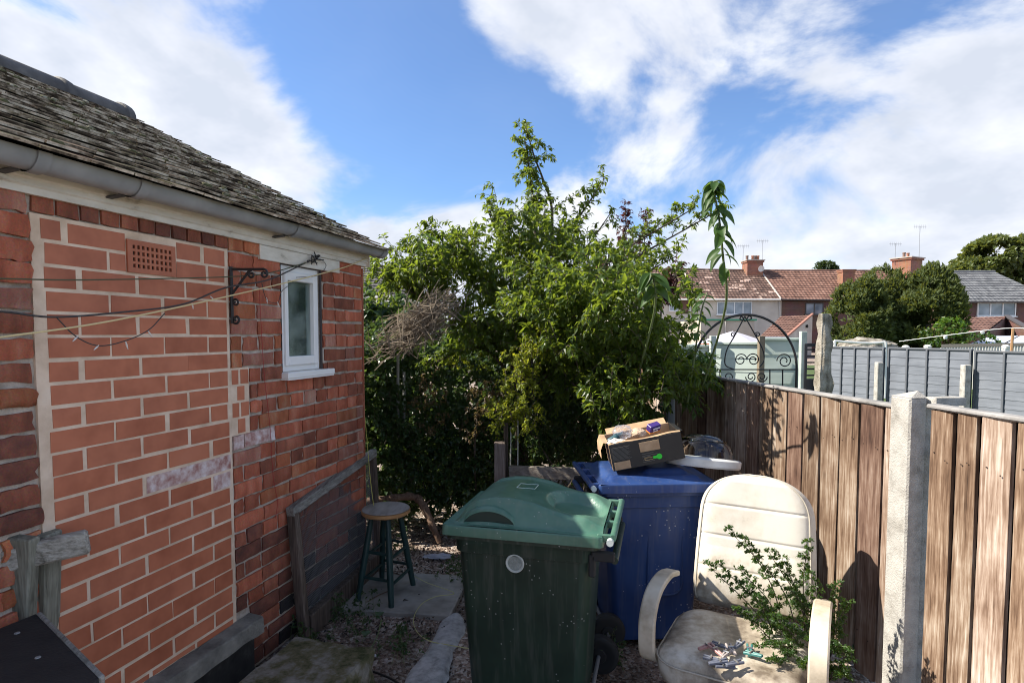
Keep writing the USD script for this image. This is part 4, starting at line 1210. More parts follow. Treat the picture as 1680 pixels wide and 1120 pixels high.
for px, py, lab, col, L in ((610, 1078, 'small silver can tab lying in the dark corner', (.5, .5, .52), .03), (508, 1042, 'scrap of red and white wrapper by the mesh panel', (.55, .25, .20), .035), (538, 1068, 'small blue-grey scrap of plastic near the bramble', (.22, .25, .36), .03)):
    g_ = on_ground(px, py) + (0, 0, .012)
    single('litter_scrap', crumple(g_, (L, .012, .008), px, 2, .3), plain('scrap_%d' % px, col, .4), lab, 'litter')
# sticks
for k, (p, q) in enumerate((((500, 1075), (560, 1062)), ((590, 1000), (640, 975)), ((600, 940), (660, 950)))):
    a_, b_ = on_ground(*p) + (0, 0, .02), on_ground(*q) + (0, 0, .03)
    single('twig', tube(spline([a_, (a_ + b_) / 2 + (.01, .01, .012), b_], 8), .0035, 5), BARK, ('thin dry twig on the dark soil by the mesh panel', 'short twig on the gravel in front of the slab', 'twig under the stool legs')[k], 'twig')

# ------------------------------------------------------------------ timber at the left edge
tm = thing('timber_barrier', 'weathered grey timber upright with a rotten crosspiece against the painted wall', 'timber barrier', (-1.5, 1.95, 0))
p_ = lambda px, py, Y: at(px, py, Y)
ROT = wood_mat('rotten_grey_timber', [(.33, (.035, .03, .022)), (.42, (.14, .125, .10)), (.52, (.30, .28, .24)), (.65, (.48, .46, .41))], sc=34., zs=.12, axis=0, per=.05, bump=1.)
ROTV = wood_mat('rotten_grey_upright', [(.33, (.035, .032, .024)), (.42, (.12, .115, .09)), (.54, (.22, .215, .17)), (.68, (.33, .32, .27))], sc=30., zs=.08, axis=2, per=.05, bump=1.)
part(tm, 'upright', beam(at(38, 880, 1.93) + (0, 0, .0), at(28, 1160, 1.95), .085, .045, (0, 1, 0), .006), ROTV)
part(tm, 'upright', beam(at(80, 872, 2.02), at(74, 1160, 2.03), .045, .075, (0, 1, 0), .006), ROTV)
part(tm, 'crosspiece', beam(at(-60, 934, 1.86), at(146, 887, 2.02), .04, .082, (0, 0, 1), .008), ROT)
bx = thing('black_topped_box', 'black felt topped box with a grey board edge in the near left corner', 'box', (-1.35, 1.4, 0))
tz = .83
poly = np.array([[-1.567, 1.90], [-1.105, 1.535], [-1.25, .95], [-1.80, .95], [-1.83, 1.20]])
v, f = vf(prism(poly[::-1], .045)); v = v + (0, 0, tz - .045)
felt = mottled('black_felt', [(.3, (.010, .010, .011)), (.7, (.022, .021, .021)), (.85, (.05, .048, .045))], 9., .75, .4, 90.)
part(bx, 'top', (v, f), felt)
e0, e1 = np.array([-1.567, 1.90, tz - .022]), np.array([-1.105, 1.535, tz - .022])
on_ = unit(np.array([.62, .79, 0]))
part(bx, 'edge_board', beam(e0 + on_ * .008, e1 + on_ * .008, .014, .052), GREYWOOD)
v, f = vf(prism((poly * .94 + poly.mean(0) * .06)[::-1], tz - .05)); part(bx, 'body', (v, f), DARKWOOD)
for px, py in ((28, 1038), (62, 1078)):
    d = ray(px, py); q = _E + d * ((tz - EYE) / d[2])
    part(bx, 'nail_head', put(lathe([(0, .0), (.008, 0), (.007, .002), (0, .003)], 10), None, q), plain('nail_grey_%d' % px, (.22, .22, .22), .5))

# ------------------------------------------------------------------ lines, cords and the iron bracket
IRON = plain('black_iron', (.018, .016, .016), .55)
ib = thing('wall_bracket', 'black wrought iron bracket with scrolls on the brick wall left of the window', 'bracket', wp(.88, 1.8))
bs = .888
part(ib, 'back_bar', tube([wp(bs, 2.075, .012), wp(bs, 1.80, .012)], .0085, 8), IRON)
part(ib, 'arm', tube([wp(bs, 2.062, .012), wp(bs, 2.058, .20)], .0065, 8), IRON)
part(ib, 'brace', tube([wp(bs, 1.94, .012), wp(bs, 2.056, .12)], .006, 8), IRON)


def scroll(c, r, turns, ax1, ax2, rad, start=0., n=26, shrink=.75):
    q = np.linspace(0, 1, n)
    a = start + q * turns * 2 * math.pi
    return tube(np.array([np.asarray(c) + (r * (1 - shrink * t)) * (math.cos(x) * ax1 + math.sin(x) * ax2) for t, x in zip(q, a)]), rad, 7)


ez = np.array([0, 0, 1.0])
part(ib, 'scroll', scroll(wp(bs, 2.036, .20), .022, 1.3, ez, WN, .005), IRON)
part(ib, 'scroll', scroll(wp(bs, 2.034, .13), .020, 1.2, ez, -WN, .005), IRON)
part(ib, 'scroll', scroll(wp(bs, 1.90, .035), .020, 1.2, -WN, ez, .005), IRON)
part(ib, 'scroll', scroll(wp(bs, 1.82, .035), .024, 1.2, -WN, -ez, .006), IRON)


def wire(name, pts, r, m, label, cat, n=40):
    return single(name, tube(spline(pts, n), r, 6), m, label, cat, smooth=True)


OW = lambda px, py, off: _E + ray(px, py) * (((P1 + WN * off - _E) @ WN) / (ray(px, py) @ WN))
wire('washing_line', [at(-160, 455, 1.45), OW(0, 457, .16), OW(150, 459, .12), OW(375, 454, .07), OW(445, 447, .06), OW(505, 430, .04)], .0028, plain('green_line', (.06, .065, .03), .6), 'dull green washing line across the top of the painted bricks', 'washing line')
fl_ = thing('string_lights', 'dark cable of string lights sagging across the brick wall', 'string lights', OW(200, 512, .08))
cab = plain('dark_cable', (.035, .03, .03), .5)
cpts = [at(-150, 508, 1.4), OW(0, 511, .16), OW(90, 520, .14), OW(200, 512, .11), OW(300, 499, .09), OW(370, 472, .08), OW(440, 459, .06), OW(500, 432, .03)]
part(fl_, 'cable', tube(spline(cpts, 60), .0038, 6), cab, smooth=True)
part(fl_, 'cable', tube(spline([OW(*q) for q in ((92, 520, .14), (125, 552, .13), (162, 567, .13), (205, 559, .12), (244, 541, .11), (270, 514, .105))], 36), .0022, 5), cab, smooth=True, label='sagging loop of thin cable')
part(fl_, 'cable', tube(spline([OW(*q) for q in ((430, 465, .05), (433, 480, .05), (440, 494, .05), (456, 496, .045), (462, 478, .04), (480, 464, .03))], 24), .0018, 5), cab, smooth=True)
part(fl_, 'cable', tube(spline([OW(*q) for q in ((500, 432, .03), (522, 424, .035), (535, 436, .03), (520, 452, .03), (486, 455, .02))], 24), .0018, 5), cab, smooth=True)
bulb = plain('clear_bulb', (.62, .58, .54), .2)
for px, py, dx, dy, o in ((128, 551, -9, 9, .13), (162, 566, -8, 8, .13), (206, 560, 4, 13, .12), (243, 543, 7, 10, .11), (315, 497, 2, 10, .09), (345, 486, 7, 7, .085), (455, 495, 3, 9, .045), (437, 488, 2, 10, .05)):
    a_, b_ = OW(px, py, o), OW(px + dx, py + dy, o)
    part(fl_, 'bulb', tube([a_, (a_ + b_) / 2, b_], [.0022, .0035, .0012], 6), bulb, smooth=True)
wire('yellow_rope', [at(-150, 572, 1.35), OW(0, 553, .22), OW(200, 523, .18), OW(430, 473, .12), OW(560, 440, .07), OW(600, 424, .05)], .0034, plain('cream_yellow_rope', (.62, .50, .26), .7), 'pale yellow rope running up from the left edge to the eaves corner', 'rope')
wire('red_string', [OW(*q) for q in ((425, 470, .02), (430, 560, .018), (434, 620, .018), (443, 700, .018), (448, 780, .018), (455, 822, .02), (452, 850, .02))], .0013, plain('red_string', (.30, .012, .015), .7), 'thin red string hanging down the old bricks left of the window', 'string')
YC = plain('yellow_green_cord', (.42, .40, .08), .7)
Yc = 4.16
wire('hanging_cord', [at(599, 425, Yc), at(594, 500, Yc), at(593, 560, Yc), at(592, 650, Yc), at(594, 760, Yc + .05)], .0024, YC, 'straight yellow cord hanging down the brick corner', 'cord')
wire('hanging_cord', [at(592, 540, Yc + .01), at(595, 640, Yc + .03), at(602, 720, Yc), at(607, 780, 4.0), at(613, 830, 3.9)], .0022, YC, 'yellow cord curving from the corner down to the stool', 'cord')
knot = crumple(at(591, 622, Yc), (.012, .012, .03), 4, 2, .4)
single('cord_knot', knot, YC, 'knot of yellow cord on the brick corner', 'knot')
gc = [(672, 940), (700, 955), (745, 972), (715, 978), (692, 990), (679, 1012), (683, 1034), (703, 1050), (735, 1057), (775, 1064), (800, 1068)]
wire('ground_cord', [on_ground(*q, .03) for q in gc], .0024, plain('pale_yellow_cord', (.48, .46, .20), .7), 'pale yellow cord looping over the slab and gravel', 'cord', 60)
wire('garden_hose', [on_ground(430, 1120, .02), on_ground(500, 1085, .02), on_ground(575, 1092, .015), on_ground(640, 1112, .015), on_ground(690, 1150, .015)], .006, plain('black_hose', (.012, .012, .012), .45), 'thin black hose snaking over the gravel at the bottom', 'hose')
wire('red_wire', [on_ground(505, 1040, .02), on_ground(520, 1062, .03), on_ground(548, 1082, .02), on_ground(560, 1084, .015)], .0022, plain('red_wire', (.30, .02, .02), .6), 'short red wire on the dark soil by the mesh panel', 'wire')
# broken wires at the lintel
nb_ = [tube(spline([OW(515 + gr.normal(0, 8), 426 + gr.normal(0, 6), .03 + .02 * gr.random()) for _ in range(4)], 14), .003, 5) for _ in range(6)]
single('wire_tangle', cat_(nb_), IRON, 'tangle of dark wire fixed to the white board above the window', 'wire', smooth=True)

# ------------------------------------------------------------------ low timber gate behind the bins
gt = thing('timber_post', 'old timber post with a rail and wire in front of the shrubs', 'post', (-.09, 4.55, 0))
part(gt, 'post', rbox((.085, .075, .98), .006, at(820, 735, 4.5) * (1, 1, 0) + (0, 0, .43)), wood_mat('gate_post_wood', [(.34, (.05, .035, .028)), (.45, (.12, .09, .075)), (.55, (.20, .16, .14)), (.68, (.30, .26, .23))], per=.05))
part(gt, 'post', rbox((.035, .05, 1.12), .004, at(830, 700, 4.57) * (1, 1, 0) + (0, 0, .5)), DARKWOOD)
r0, r1 = at(836, 773, 4.52), at(990, 778, 4.3)
part(gt, 'rail', beam(r0, r1, .05, .09), wood_mat('gate_rail_wood', [(.34, (.07, .055, .045)), (.45, (.15, .125, .105)), (.55, (.25, .22, .19)), (.68, (.36, .33, .29))], axis=0, per=.05))
cane = plain('pale_cane', (.42, .42, .36), .6)
for k, px in enumerate((838, 850)):
    single('garden_cane', tube([at(px, 700 - 50 * k, 4.6), at(px - 1, 800, 4.6)], .006, 6), cane, ('pale thin cane standing beside the old timber post', 'taller pale cane just right of the first behind the rail')[k], 'cane')
for k, (px, y0, y1, Y) in enumerate(((653, 580, 720, 5.2), (663, 610, 720, 5.25))):
    single('garden_cane', tube([at(px, y0, Y), at(px, y1, Y)], .013, 6), plain('grey_stake_%d' % k, (.26, .26, .24), .7), ('grey stake under the pile of dead twigs, left one', 'shorter grey stake under the pile of dead twigs, right one')[k], 'stake')

# ------------------------------------------------------------------ the cream office chair
ch = thing('office_chair', 'dirty cream leather office chair with loop arms against the fence', 'chair', (1.0, 2.55, 0))
RESIZE = (_E, 1.06)
cw = unit(np.array([.87, -.50, 0.])); cf = unit(np.array([-.50, -.87, 0.]))      # width (towards the fence), forward
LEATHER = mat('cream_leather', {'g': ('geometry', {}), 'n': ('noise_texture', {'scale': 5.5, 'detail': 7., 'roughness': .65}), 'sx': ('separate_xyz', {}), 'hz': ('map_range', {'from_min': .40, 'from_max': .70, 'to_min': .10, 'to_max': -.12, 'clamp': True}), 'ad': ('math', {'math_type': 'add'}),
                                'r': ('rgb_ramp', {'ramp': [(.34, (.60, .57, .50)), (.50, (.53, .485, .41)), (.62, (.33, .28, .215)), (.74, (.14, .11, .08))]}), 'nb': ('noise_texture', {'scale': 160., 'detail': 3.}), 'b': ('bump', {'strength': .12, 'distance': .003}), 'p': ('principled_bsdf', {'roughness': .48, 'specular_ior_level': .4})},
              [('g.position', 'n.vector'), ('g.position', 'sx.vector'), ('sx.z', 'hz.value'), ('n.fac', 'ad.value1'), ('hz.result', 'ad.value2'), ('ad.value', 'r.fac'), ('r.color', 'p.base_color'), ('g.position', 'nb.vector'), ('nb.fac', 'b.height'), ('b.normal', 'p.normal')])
DARKPL = plain('dark_chair_shell', (.03, .028, .026), .5)
bc = np.array([1.132, 2.735, .432])                       # middle of the foot of the back
bup = unit(np.array([0.5 * .17, .87 * .17, 1.0])); bnr = np.cross(cw, bup); bnr = bnr if bnr @ cf > 0 else -bnr


def back_shell(front, bulge, grow=0.):
    nv, nu = 150, 25
    Hh = .645
    rows = []
    for j in range(nv):
        t = j / (nv - 1)
        w = .276 - .018 * max(0, .45 - t)
        if t > .66:
            w *= max(0., 1 - ((t - .66) / .34) ** 2.9) ** (1 / 2.1)
        if t < .12:
            w *= .84 + .16 * math.sqrt(max(0, 1 - ((.12 - t) / .12) ** 2))
        w = max(w * (1.03 - .13 * t), .035) + grow
        row = []
        for i in range(nu):
            q = -1 + 2 * i / (nu - 1)
            e = max(0, 1 - abs(q) ** 5) ** .5 * min(1, (t / .06 + .02)) ** .5 * min(1, ((1 - t) / .06 + .02)) ** .5
            d = bulge * e
            if front:
                for ts in (.30, .53, .755):
                    d -= .0055 * math.exp(-((t - ts) / .0075) ** 2) * e
                d += .016 * math.sin(math.pi * min(1, t / .45)) * e * (t < .45) + .018 * abs(q) ** 2 * e
            row.append(bc + cw * (w * q) + bup * (t * Hh) + bnr * d)
        rows.append(row)
    return grid(np.array(rows))


f1, f2 = back_shell(True, .055), back_shell(False, -.045)
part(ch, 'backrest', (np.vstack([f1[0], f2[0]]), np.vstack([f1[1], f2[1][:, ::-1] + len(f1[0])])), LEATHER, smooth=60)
g_ = f1[0].reshape(150, 25, 3)
edge = np.vstack([g_[6:146, 1], g_[148, 4:21], g_[6:146, 23][::-1]])
part(ch, 'back_piping', tube(edge[::3] + bnr * .002, .0035, 6), plain('back_piping', (.42, .38, .31), .6), smooth=True)
# seat: a rounded cushion
sc_ = np.array([.93, 2.40, .0])
rings = []
for z, g_ in ((.335, -.06), (.345, -.015), (.37, .0), (.42, .004), (.452, -.006), (.468, -.03), (.474, -.075), (.470, -.15), (.466, -.22)):
    pr = rrect(-.275 - g_, .275 + g_, -.26 - g_, .25 + g_, max(.11 + g_, .02), 8)
    rings.append(np.array([sc_ + cw * x + cf * -y + ez * (z + .012 * (1 - (x / .28) ** 2) * (z > .44) - .02 * (y < -.18) * (z > .44) * 0) for x, y in pr]))
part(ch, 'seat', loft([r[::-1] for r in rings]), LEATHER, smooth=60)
pr = rrect(-.28, .28, -.265, .255, .115, 8)
part(ch, 'seat_piping', tube(np.array([sc_ + cw * x + cf * -y + ez * .437 for x, y in np.vstack([pr, pr[:1]])]), .004, 6), plain('worn_piping', (.40, .35, .28), .6), smooth=True)
ARM = mottled('cream_arm_plastic', [(.3, (.58, .52, .42)), (.5, (.50, .43, .33)), (.68, (.30, .245, .17)), (.8, (.2, .15, .1))], 6., .5, .1, 60.)


def arm(side):
    c = sc_ + cw * .315 * side
    path = spline([c + cf * -.20 + ez * .63, c + cf * -.06 + ez * .665, c + cf * .10 + ez * .655, c + cf * .185 + ez * .585, c + cf * .20 + ez * .48, c + cf * .165 + ez * .40, c + cf * .03 + ez * .345, c - cw * side * .05 + cf * -.06 + ez * .335], 40)
    rows = []
    for i in range(40):
        t = unit(path[min(i + 1, 39)] - path[max(i - 1, 0)]); nn = unit(np.cross(cw, t))
        w, h = .034, .0125
        rows.append([path[i] + cw * w * x + nn * h * y for x, y in ((-1, -.6), (-.8, -1), (.8, -1), (1, -.6), (1, .6), (.8, 1), (-.8, 1), (-1, .6), (-1, -.6))])
    return grid(np.array(rows)[:, ::-1])


part(ch, 'armrest', arm(-1), ARM, smooth=35)
part(ch, 'armrest', arm(1), ARM, smooth=35)
part(ch, 'back_strut', beam(sc_ - cf * .18 + ez * .33, bc + bup * .1 - bnr * .05, .07, .02), DARKPL)
RESIZE = None
sc_ = _E + (sc_ - _E) * 1.06
sc_[2] = 0.0
part(ch, 'gas_column', tube([sc_ + ez * .08, sc_ + ez * .27], .025, 12), DARKPL, smooth=40)
for k in range(5):
    a = k * 2 * math.pi / 5 + .3
    tip = sc_ + np.array([math.cos(a), math.sin(a), 0]) * .25 + ez * .06
    part(ch, 'base_spoke', beam(sc_ + ez * .085, tip, .05, .03), DARKPL)
    part(ch, 'castor', put(lathe([(0, -.02), (.024, -.02), (.027, -.012), (.027, .012), (.024, .02), (0, .02)], 14), rotx(math.pi / 2) , tip * (1, 1, 0) + ez * .027), DARKPL, smooth=40)

# clothes pegs on the seat
peg_cols = {'pink': (.34, .18, .165), 'grey': (.10, .11, .145), 'teal': (.04, .16, .15), 'pale': (.36, .31, .29)}
pegs = [((1158, 1060), 'pink', .4), ((1175, 1066), 'pink', 2.0), ((1190, 1072), 'pale', .9), ((1183, 1058), 'grey', 2.6), ((1200, 1064), 'pale', 1.6), ((1178, 1085), 'grey', .05), ((1190, 1092), 'grey', 2.95), ((1170, 1080), 'grey', 2.7), ((1205, 1087), 'grey', .3), ((1230, 1066), 'teal', 1.2), ((1236, 1072), 'teal', 2.3), ((1212, 1056), 'grey', .8)]
where = ['topmost of the heap on the chair seat', 'leaning across the others', 'in the middle of the heap', 'at the back of the heap', 'end on in the middle', 'at the front of the heap, lying flat', 'nearest the front edge', 'at the left front of the heap', 'at the right front of the heap', 'standing by the weed stem', 'lying against its fellow by the weed', 'half under the weed']
pm = {k: plain('peg_' + k, c, .45) for k, c in peg_cols.items()}
for k, ((px, py), col, rot) in enumerate(pegs):
    d = ray(px, py); z = .421 + .006 * (k % 3)
    q = _E + d * ((z - EYE) / d[2])
    t = thing('clothes_peg', f'{col} plastic clothes peg {where[k]}', 'clothes peg', q, 'pegs on the chair seat')
    R = rotz(rot) @ roty(gr.normal(0, .12))
    for s_, an in ((1, .09), (-1, -.09)):
        part(t, 'jaw', rbox((.078, .009, .011), .002, q + R @ np.array([0, s_ * .006, 0]), R @ rotz(an)), pm[col])
    part(t, 'spring', put(tube([(0, -.012, .007), (0, .012, .007)], .004, 6), R, q + R @ np.array([.008, 0, 0])), plain('peg_spring_%d' % k, (.35, .35, .35), .3, metallic=.8))

# ------------------------------------------------------------------ beyond the fence: arch, pale fence, parasol
ir = thing('garden_arch', 'black wrought iron arch with scrolls rising behind the brown fence', 'garden arch', (2.2, 5.5, 0))
AY = 5.5


def ap(px, py):
    return at(px, py, AY)


arc_l, arc_r = ap(1137, 606), ap(1307, 606)
mid = (arc_l + arc_r) / 2; rx_, rz_ = (arc_r[0] - arc_l[0]) / 2, ap(1222, 516)[2] - arc_l[2]
for dy in (0,):
    pts = [mid + np.array([-rx_ * math.cos(a), dy, rz_ * math.sin(a)]) for a in np.linspace(0, math.pi, 40)]
    part(ir, 'hoop', tube([arc_l * (1, 1, 0)] + pts + [arc_r * (1, 1, 0)], .0115, 8), IRON, smooth=True)
part(ir, 'crossbar', tube([arc_l, arc_r], .007, 6), IRON)
ex = np.array([1., 0, 0])
lines = [[(1222, 519), (1205, 551), (1192, 575), (1190, 598), (1205, 606)], [(1222, 519), (1240, 551), (1252, 575), (1253, 592), (1246, 602)],
         [(1222, 527), (1217, 519), (1214, 523), (1218, 526)], [(1223, 527), (1229, 518), (1233, 522), (1228, 525)]]
for q in lines:
    part(ir, 'scroll_bar', tube(spline([ap(*z) for z in q], 26), .006, 6), IRON, smooth=True)
for px, py, r, st_, sg2, tu in ((1156, 592, .072, 0, 1, 1.6), (1287, 592, .072, 0, -1, 1.6), (1236, 590, .062, 0, -1, 1.6), (1215, 590, .060, 0, 1, 1.5), (1203, 549, .026, 0, 1, 1.2), (1243, 549, .026, 0, -1, 1.2), (1232, 618, .05, 1, 1, 1.5), (1250, 618, .05, 1, -1, 1.5), (1195, 618, .05, 1, 1, 1.5)):
    part(ir, 'scroll', scroll(ap(px, py), r, tu, ex * sg2, ez, .0052, st_ * math.pi, 34, .72), IRON, smooth=True)
for px in (1263, 1284, 1181):
    part(ir, 'bar', tube([ap(px, 606), ap(px, 650)], .006, 6), IRON)
part(ir, 'bar', tube([ap(1137, 635), ap(1307, 640)], .006, 6), IRON)

mint = mat('pale_green_paint', {'g': ('geometry', {}), 'mp': ('mapping', {'scale': (1, 1, 6)}), 'n': ('noise_texture', {'scale': 1.6, 'detail': 5.}), 'r': ('rgb_ramp', {'ramp': [(.3, (.40, .47, .42)), (.6, (.50, .57, .52)), (.8, (.56, .62, .58))]}), 'p': ('principled_bsdf', {'roughness': .7})},
           [('g.position', 'mp.vector'), ('mp.vector', 'n.vector'), ('n.fac', 'r.fac'), ('r.color', 'p.base_color')])


def slat_panel(name, label, a, b, z0, z1, m, nb, posts=None, cat='fence panel', battens=0, group=None, cap=True, bat_m=None, lap=.006):
    """horizontal lapped boards between two ground points, with battens; every board a part"""
    a, b = np.array([*a, 0.]), np.array([*b, 0.])
    t = thing(name, label, cat, (a + b) / 2, group)
    d = unit(b - a); n_ = np.array([d[1], -d[0], 0])
    if n_ @ ((a + b) / 2) > 0:
        n_ = -n_                                     # towards the yard
    R = np.stack([d, -n_, ez], 1) if np.linalg.det(np.stack([d, -n_, ez], 1)) > 0 else np.stack([d, n_, ez], 1)
    L = np.linalg.norm(b - a); c = (a + b) / 2
    h = (z1 - z0) / nb
    for k in range(nb):
        z = z0 + h * k
        v = []
        for s in np.linspace(-L / 2, L / 2, 5):
            w = .004 * (meshkit.noise(np.array([[s * 2, k * 3.1, a[0]]]), 6)[0] - .5)
            v.append([c + d * s + n_ * o + ez * (zz + w) for o, zz in ((-.012, z), (lap + .006, z), (.004, z + h * 1.05), (-.012, z + h * 1.05))])
        rr = np.array(v)
        rr = np.concatenate([rr, rr[:, :1]], 1)
        part(t, 'board', grid(rr), m)
    bm = bat_m or m
    for k in range(battens + 1 if battens else 0):
        s = -L / 2 + .02 + (L - .04) * k / battens
        part(t, 'batten', rbox((.034, .026, z1 - z0 + .01), .003, c + d * s + n_ * .026 + ez * (z0 + z1) / 2, R), bm)
    if cap:
        part(t, 'top_rail', rbox((L, .07, .035), .004, c + ez * (z1 + .02), R), bm)
    return t


GX = lambda px, Y: ((px - 840) / FOCAL * Y, Y)
slat_panel('garden_fence', 'left pale green fence panel behind the iron arch beside the leaves', GX(1095, 8.4), GX(1166, 8.3), .1, 1.56, mint, 8, group='pale green fence')
slat_panel('garden_fence', 'middle pale green fence panel mottled by shade under the grey parasol', GX(1167, 8.3), GX(1247, 8.0), .1, 1.60, mint, 8, group='pale green fence')
slat_panel('garden_fence', 'right pale green fence panel beside the dark gate', GX(1249, 8.0), GX(1312, 7.9), .1, 1.66, mint, 8, group='pale green fence', battens=0)
for px, Y, lab, c in ((1246, 7.95, 'post between the middle and right pale green panels', (.2, .16, .11)), (1167, 8.25, 'pale post between the left and middle pale green panels', (.42, .46, .42)), (1314, 7.85, 'pale green post at the right end of the pale green fence', (.40, .46, .42))):
    x, y = GX(px, Y)
    single('garden_post', rbox((.075, .075, 1.72 if px != 1314 else 1.78), .005, (x, y - .05, .86 if px != 1314 else .89)), mottled('post_tone_%d' % px, [(.3, tuple(q * .7 for q in c)), (.7, c)], 8., .8), lab, 'post')
x, y = GX(1316, 7.8)
gate = thing('side_gate', 'dark garden gate with a lattice top beside the old stone post', 'gate', (x + .1, y, 0))
GATE = plain('dark_gate_paint', (.030, .032, .036), .6)
g0 = np.array([*GX(1322, 7.8), 0]); g1 = np.array([*GX(1340, 7.8), 0])
part(gate, 'lower_panel', box((g1[0] - g0[0], .03, 1.15), ((g0 + g1) / 2)[:3] + ez * .58), plain('gate_grey', (.055, .058, .066), .6))
for px in (1321, 1341):
    part(gate, 'stile', rbox((.04, .05, 1.62), .004, np.array([*GX(px, 7.78), .81])), GATE)
for k in range(5):
    part(gate, 'bar', box((g1[0] - g0[0], .02, .02), (g0 + g1) / 2 + ez * (1.2 + .085 * k)), GATE)
part(gate, 'top_bar', rbox((g1[0] - g0[0] + .04, .05, .045), .004, (g0 + g1) / 2 + ez * 1.60), GATE)
x, y = GX(1195, 10.)
para = thing('parasol', 'pale grey garden parasol behind the pale green fence', 'parasol', (x, y, 0))
pc = at(1202, 543, 10.); pr_ = .78; ph = .27
seg = 8
for k in range(seg):
    a0, a1 = 2 * math.pi * k / seg + .2, 2 * math.pi * (k + 1) / seg + .2
    rows = []
    for t in np.linspace(0, 1, 6):
        rows.append([pc + np.array([math.cos(a) * pr_ * t, math.sin(a) * pr_ * t, -ph * t ** 1.1 - .03 * t * math.sin(math.pi * q)]) for q, a in zip(np.linspace(0, 1, 6), np.linspace(a0, a1, 6))])
    rows.append([p - ez * .06 for p in rows[-1]])
    part(para, 'canopy_panel', grid(np.array(rows)), plain('parasol_cloth_%d' % k, (.42, .41, .46), .9), smooth=40)
part(para, 'pole', tube([(x + .05, y, 0), pc - ez * .02], .02, 8), IRON)
# tiled garden wall top under the parasol
tw_ = thing('garden_wall', 'low red brick wall with a tile coping under the parasol', 'wall', at(1185, 570, 9.2) * (1, 1, 0))
wl, wr_ = at(1152, 566, 9.2), at(1212, 566, 9.2)
part(tw_, 'brickwork', box((wr_[0] - wl[0], .2, wl[2] - .02), ((wl + wr_) / 2) * (1, 1, 0) + ez * (wl[2] - .02) / 2), OLD[0])
for k in range(10):
    q = wl + (wr_ - wl) * (k + .5) / 10
    part(tw_, 'coping_tile', rbox(((wr_[0] - wl[0]) / 10 - .008, .26, .045), .008, q + ez * (.0 + .004 * (k % 3))), OLD[2 if k % 2 else 0])

# old stone post
OLDSTONE = mottled('old_stone_post', [(.28, (.10, .085, .065)), (.45, (.22, .195, .155)), (.6, (.34, .31, .26)), (.75, (.45, .42, .37))], 7., .95, .9, 45., bdist=.03)
sp0 = at(1351, 600, 7.6)
m = trimesh.creation.box([1, 1, 1])
for _ in range(4):
    m = m.subdivide()
v = m.vertices * (.165, .16, 2.05)
tz_ = (v[:, 2] + 1.025) / 2.05
v[:, :2] *= (1.18 - .42 * tz_)[:, None]
v += m.vertices * ((meshkit.fbm(v * 9., 4, 3) - .5) * .20)[:, None] * (1, 1, .12)
single('stone_post', (v + (sp0[0], sp0[1], .98), m.faces), OLDSTONE, 'tall weathered stone post standing between the dark gate and grey fence', 'post', smooth=30)

# grey fence
GREYP = mat('grey_fence_paint', {'g': ('geometry', {}), 'mp': ('mapping', {'scale': (.5, .5, 7)}), 'n': ('noise_texture', {'scale': 3., 'detail': 6., 'roughness': .6}), 'n2': ('noise_texture', {'scale': 2.2, 'detail': 3.}), 'mm': ('mix', {'fac': .4}), 'r': ('rgb_ramp', {'ramp': [(.33, (.085, .095, .115)), (.5, (.125, .138, .162)), (.68, (.165, .180, .208))]}), 'b': ('bump', {'strength': .3, 'distance': .01}), 'p': ('principled_bsdf', {'roughness': .65})},
            [('g.position', 'mp.vector'), ('mp.vector', 'n.vector'), ('g.position', 'n2.vector'), ('n.fac', 'mm.color1'), ('n2.fac', 'mm.color2'), ('mm.color', 'r.fac'), ('r.color', 'p.base_color'), ('n.fac', 'b.height'), ('b.normal', 'p.normal')])
GREYB = plain('grey_batten_paint', (.085, .092, .105), .65)
GF = lambda px: GX(px, 13.3 * 878. / (px - 487.))
slat_panel('grey_fence', 'grey fence panel with four bays beside the old stone post', GF(1360), GF(1452), .15, 1.43, GREYP, 8, battens=4, group='grey lapped fence', bat_m=GREYB, lap=.006)
slat_panel('grey_fence', 'grey fence panel between the two short concrete posts', GF(1458), GF(1596), .15, 1.44, GREYP, 8, battens=4, group='grey lapped fence', bat_m=GREYB, lap=.006)
slat_panel('grey_fence', 'grey fence panel at the right edge right of the second short concrete post', GF(1600), GF(1762), .15, 1.42, GREYP, 8, battens=3, group='grey lapped fence', bat_m=GREYB, lap=.006)
for px, dz, lab in ((1450, 1.17, 'short pale concrete post left of the middle grey panel'), (1593, 1.20, 'short pale concrete post right of the middle grey panel')):
    x, y = GF(px)
    single('fence_post', rbox((.12, .12, dz), .012, (x - .14, y - .08, dz / 2)), CONC, lab, 'fence post')
x, y = GF(1598)
single('gap_post', rbox((.07, .07, 1.46), .004, (x + .06, y - .02, .73)), plain('dark_red_post', (.05, .028, .025), .8), 'dark narrow timber post in the gap between two grey panels', 'post')

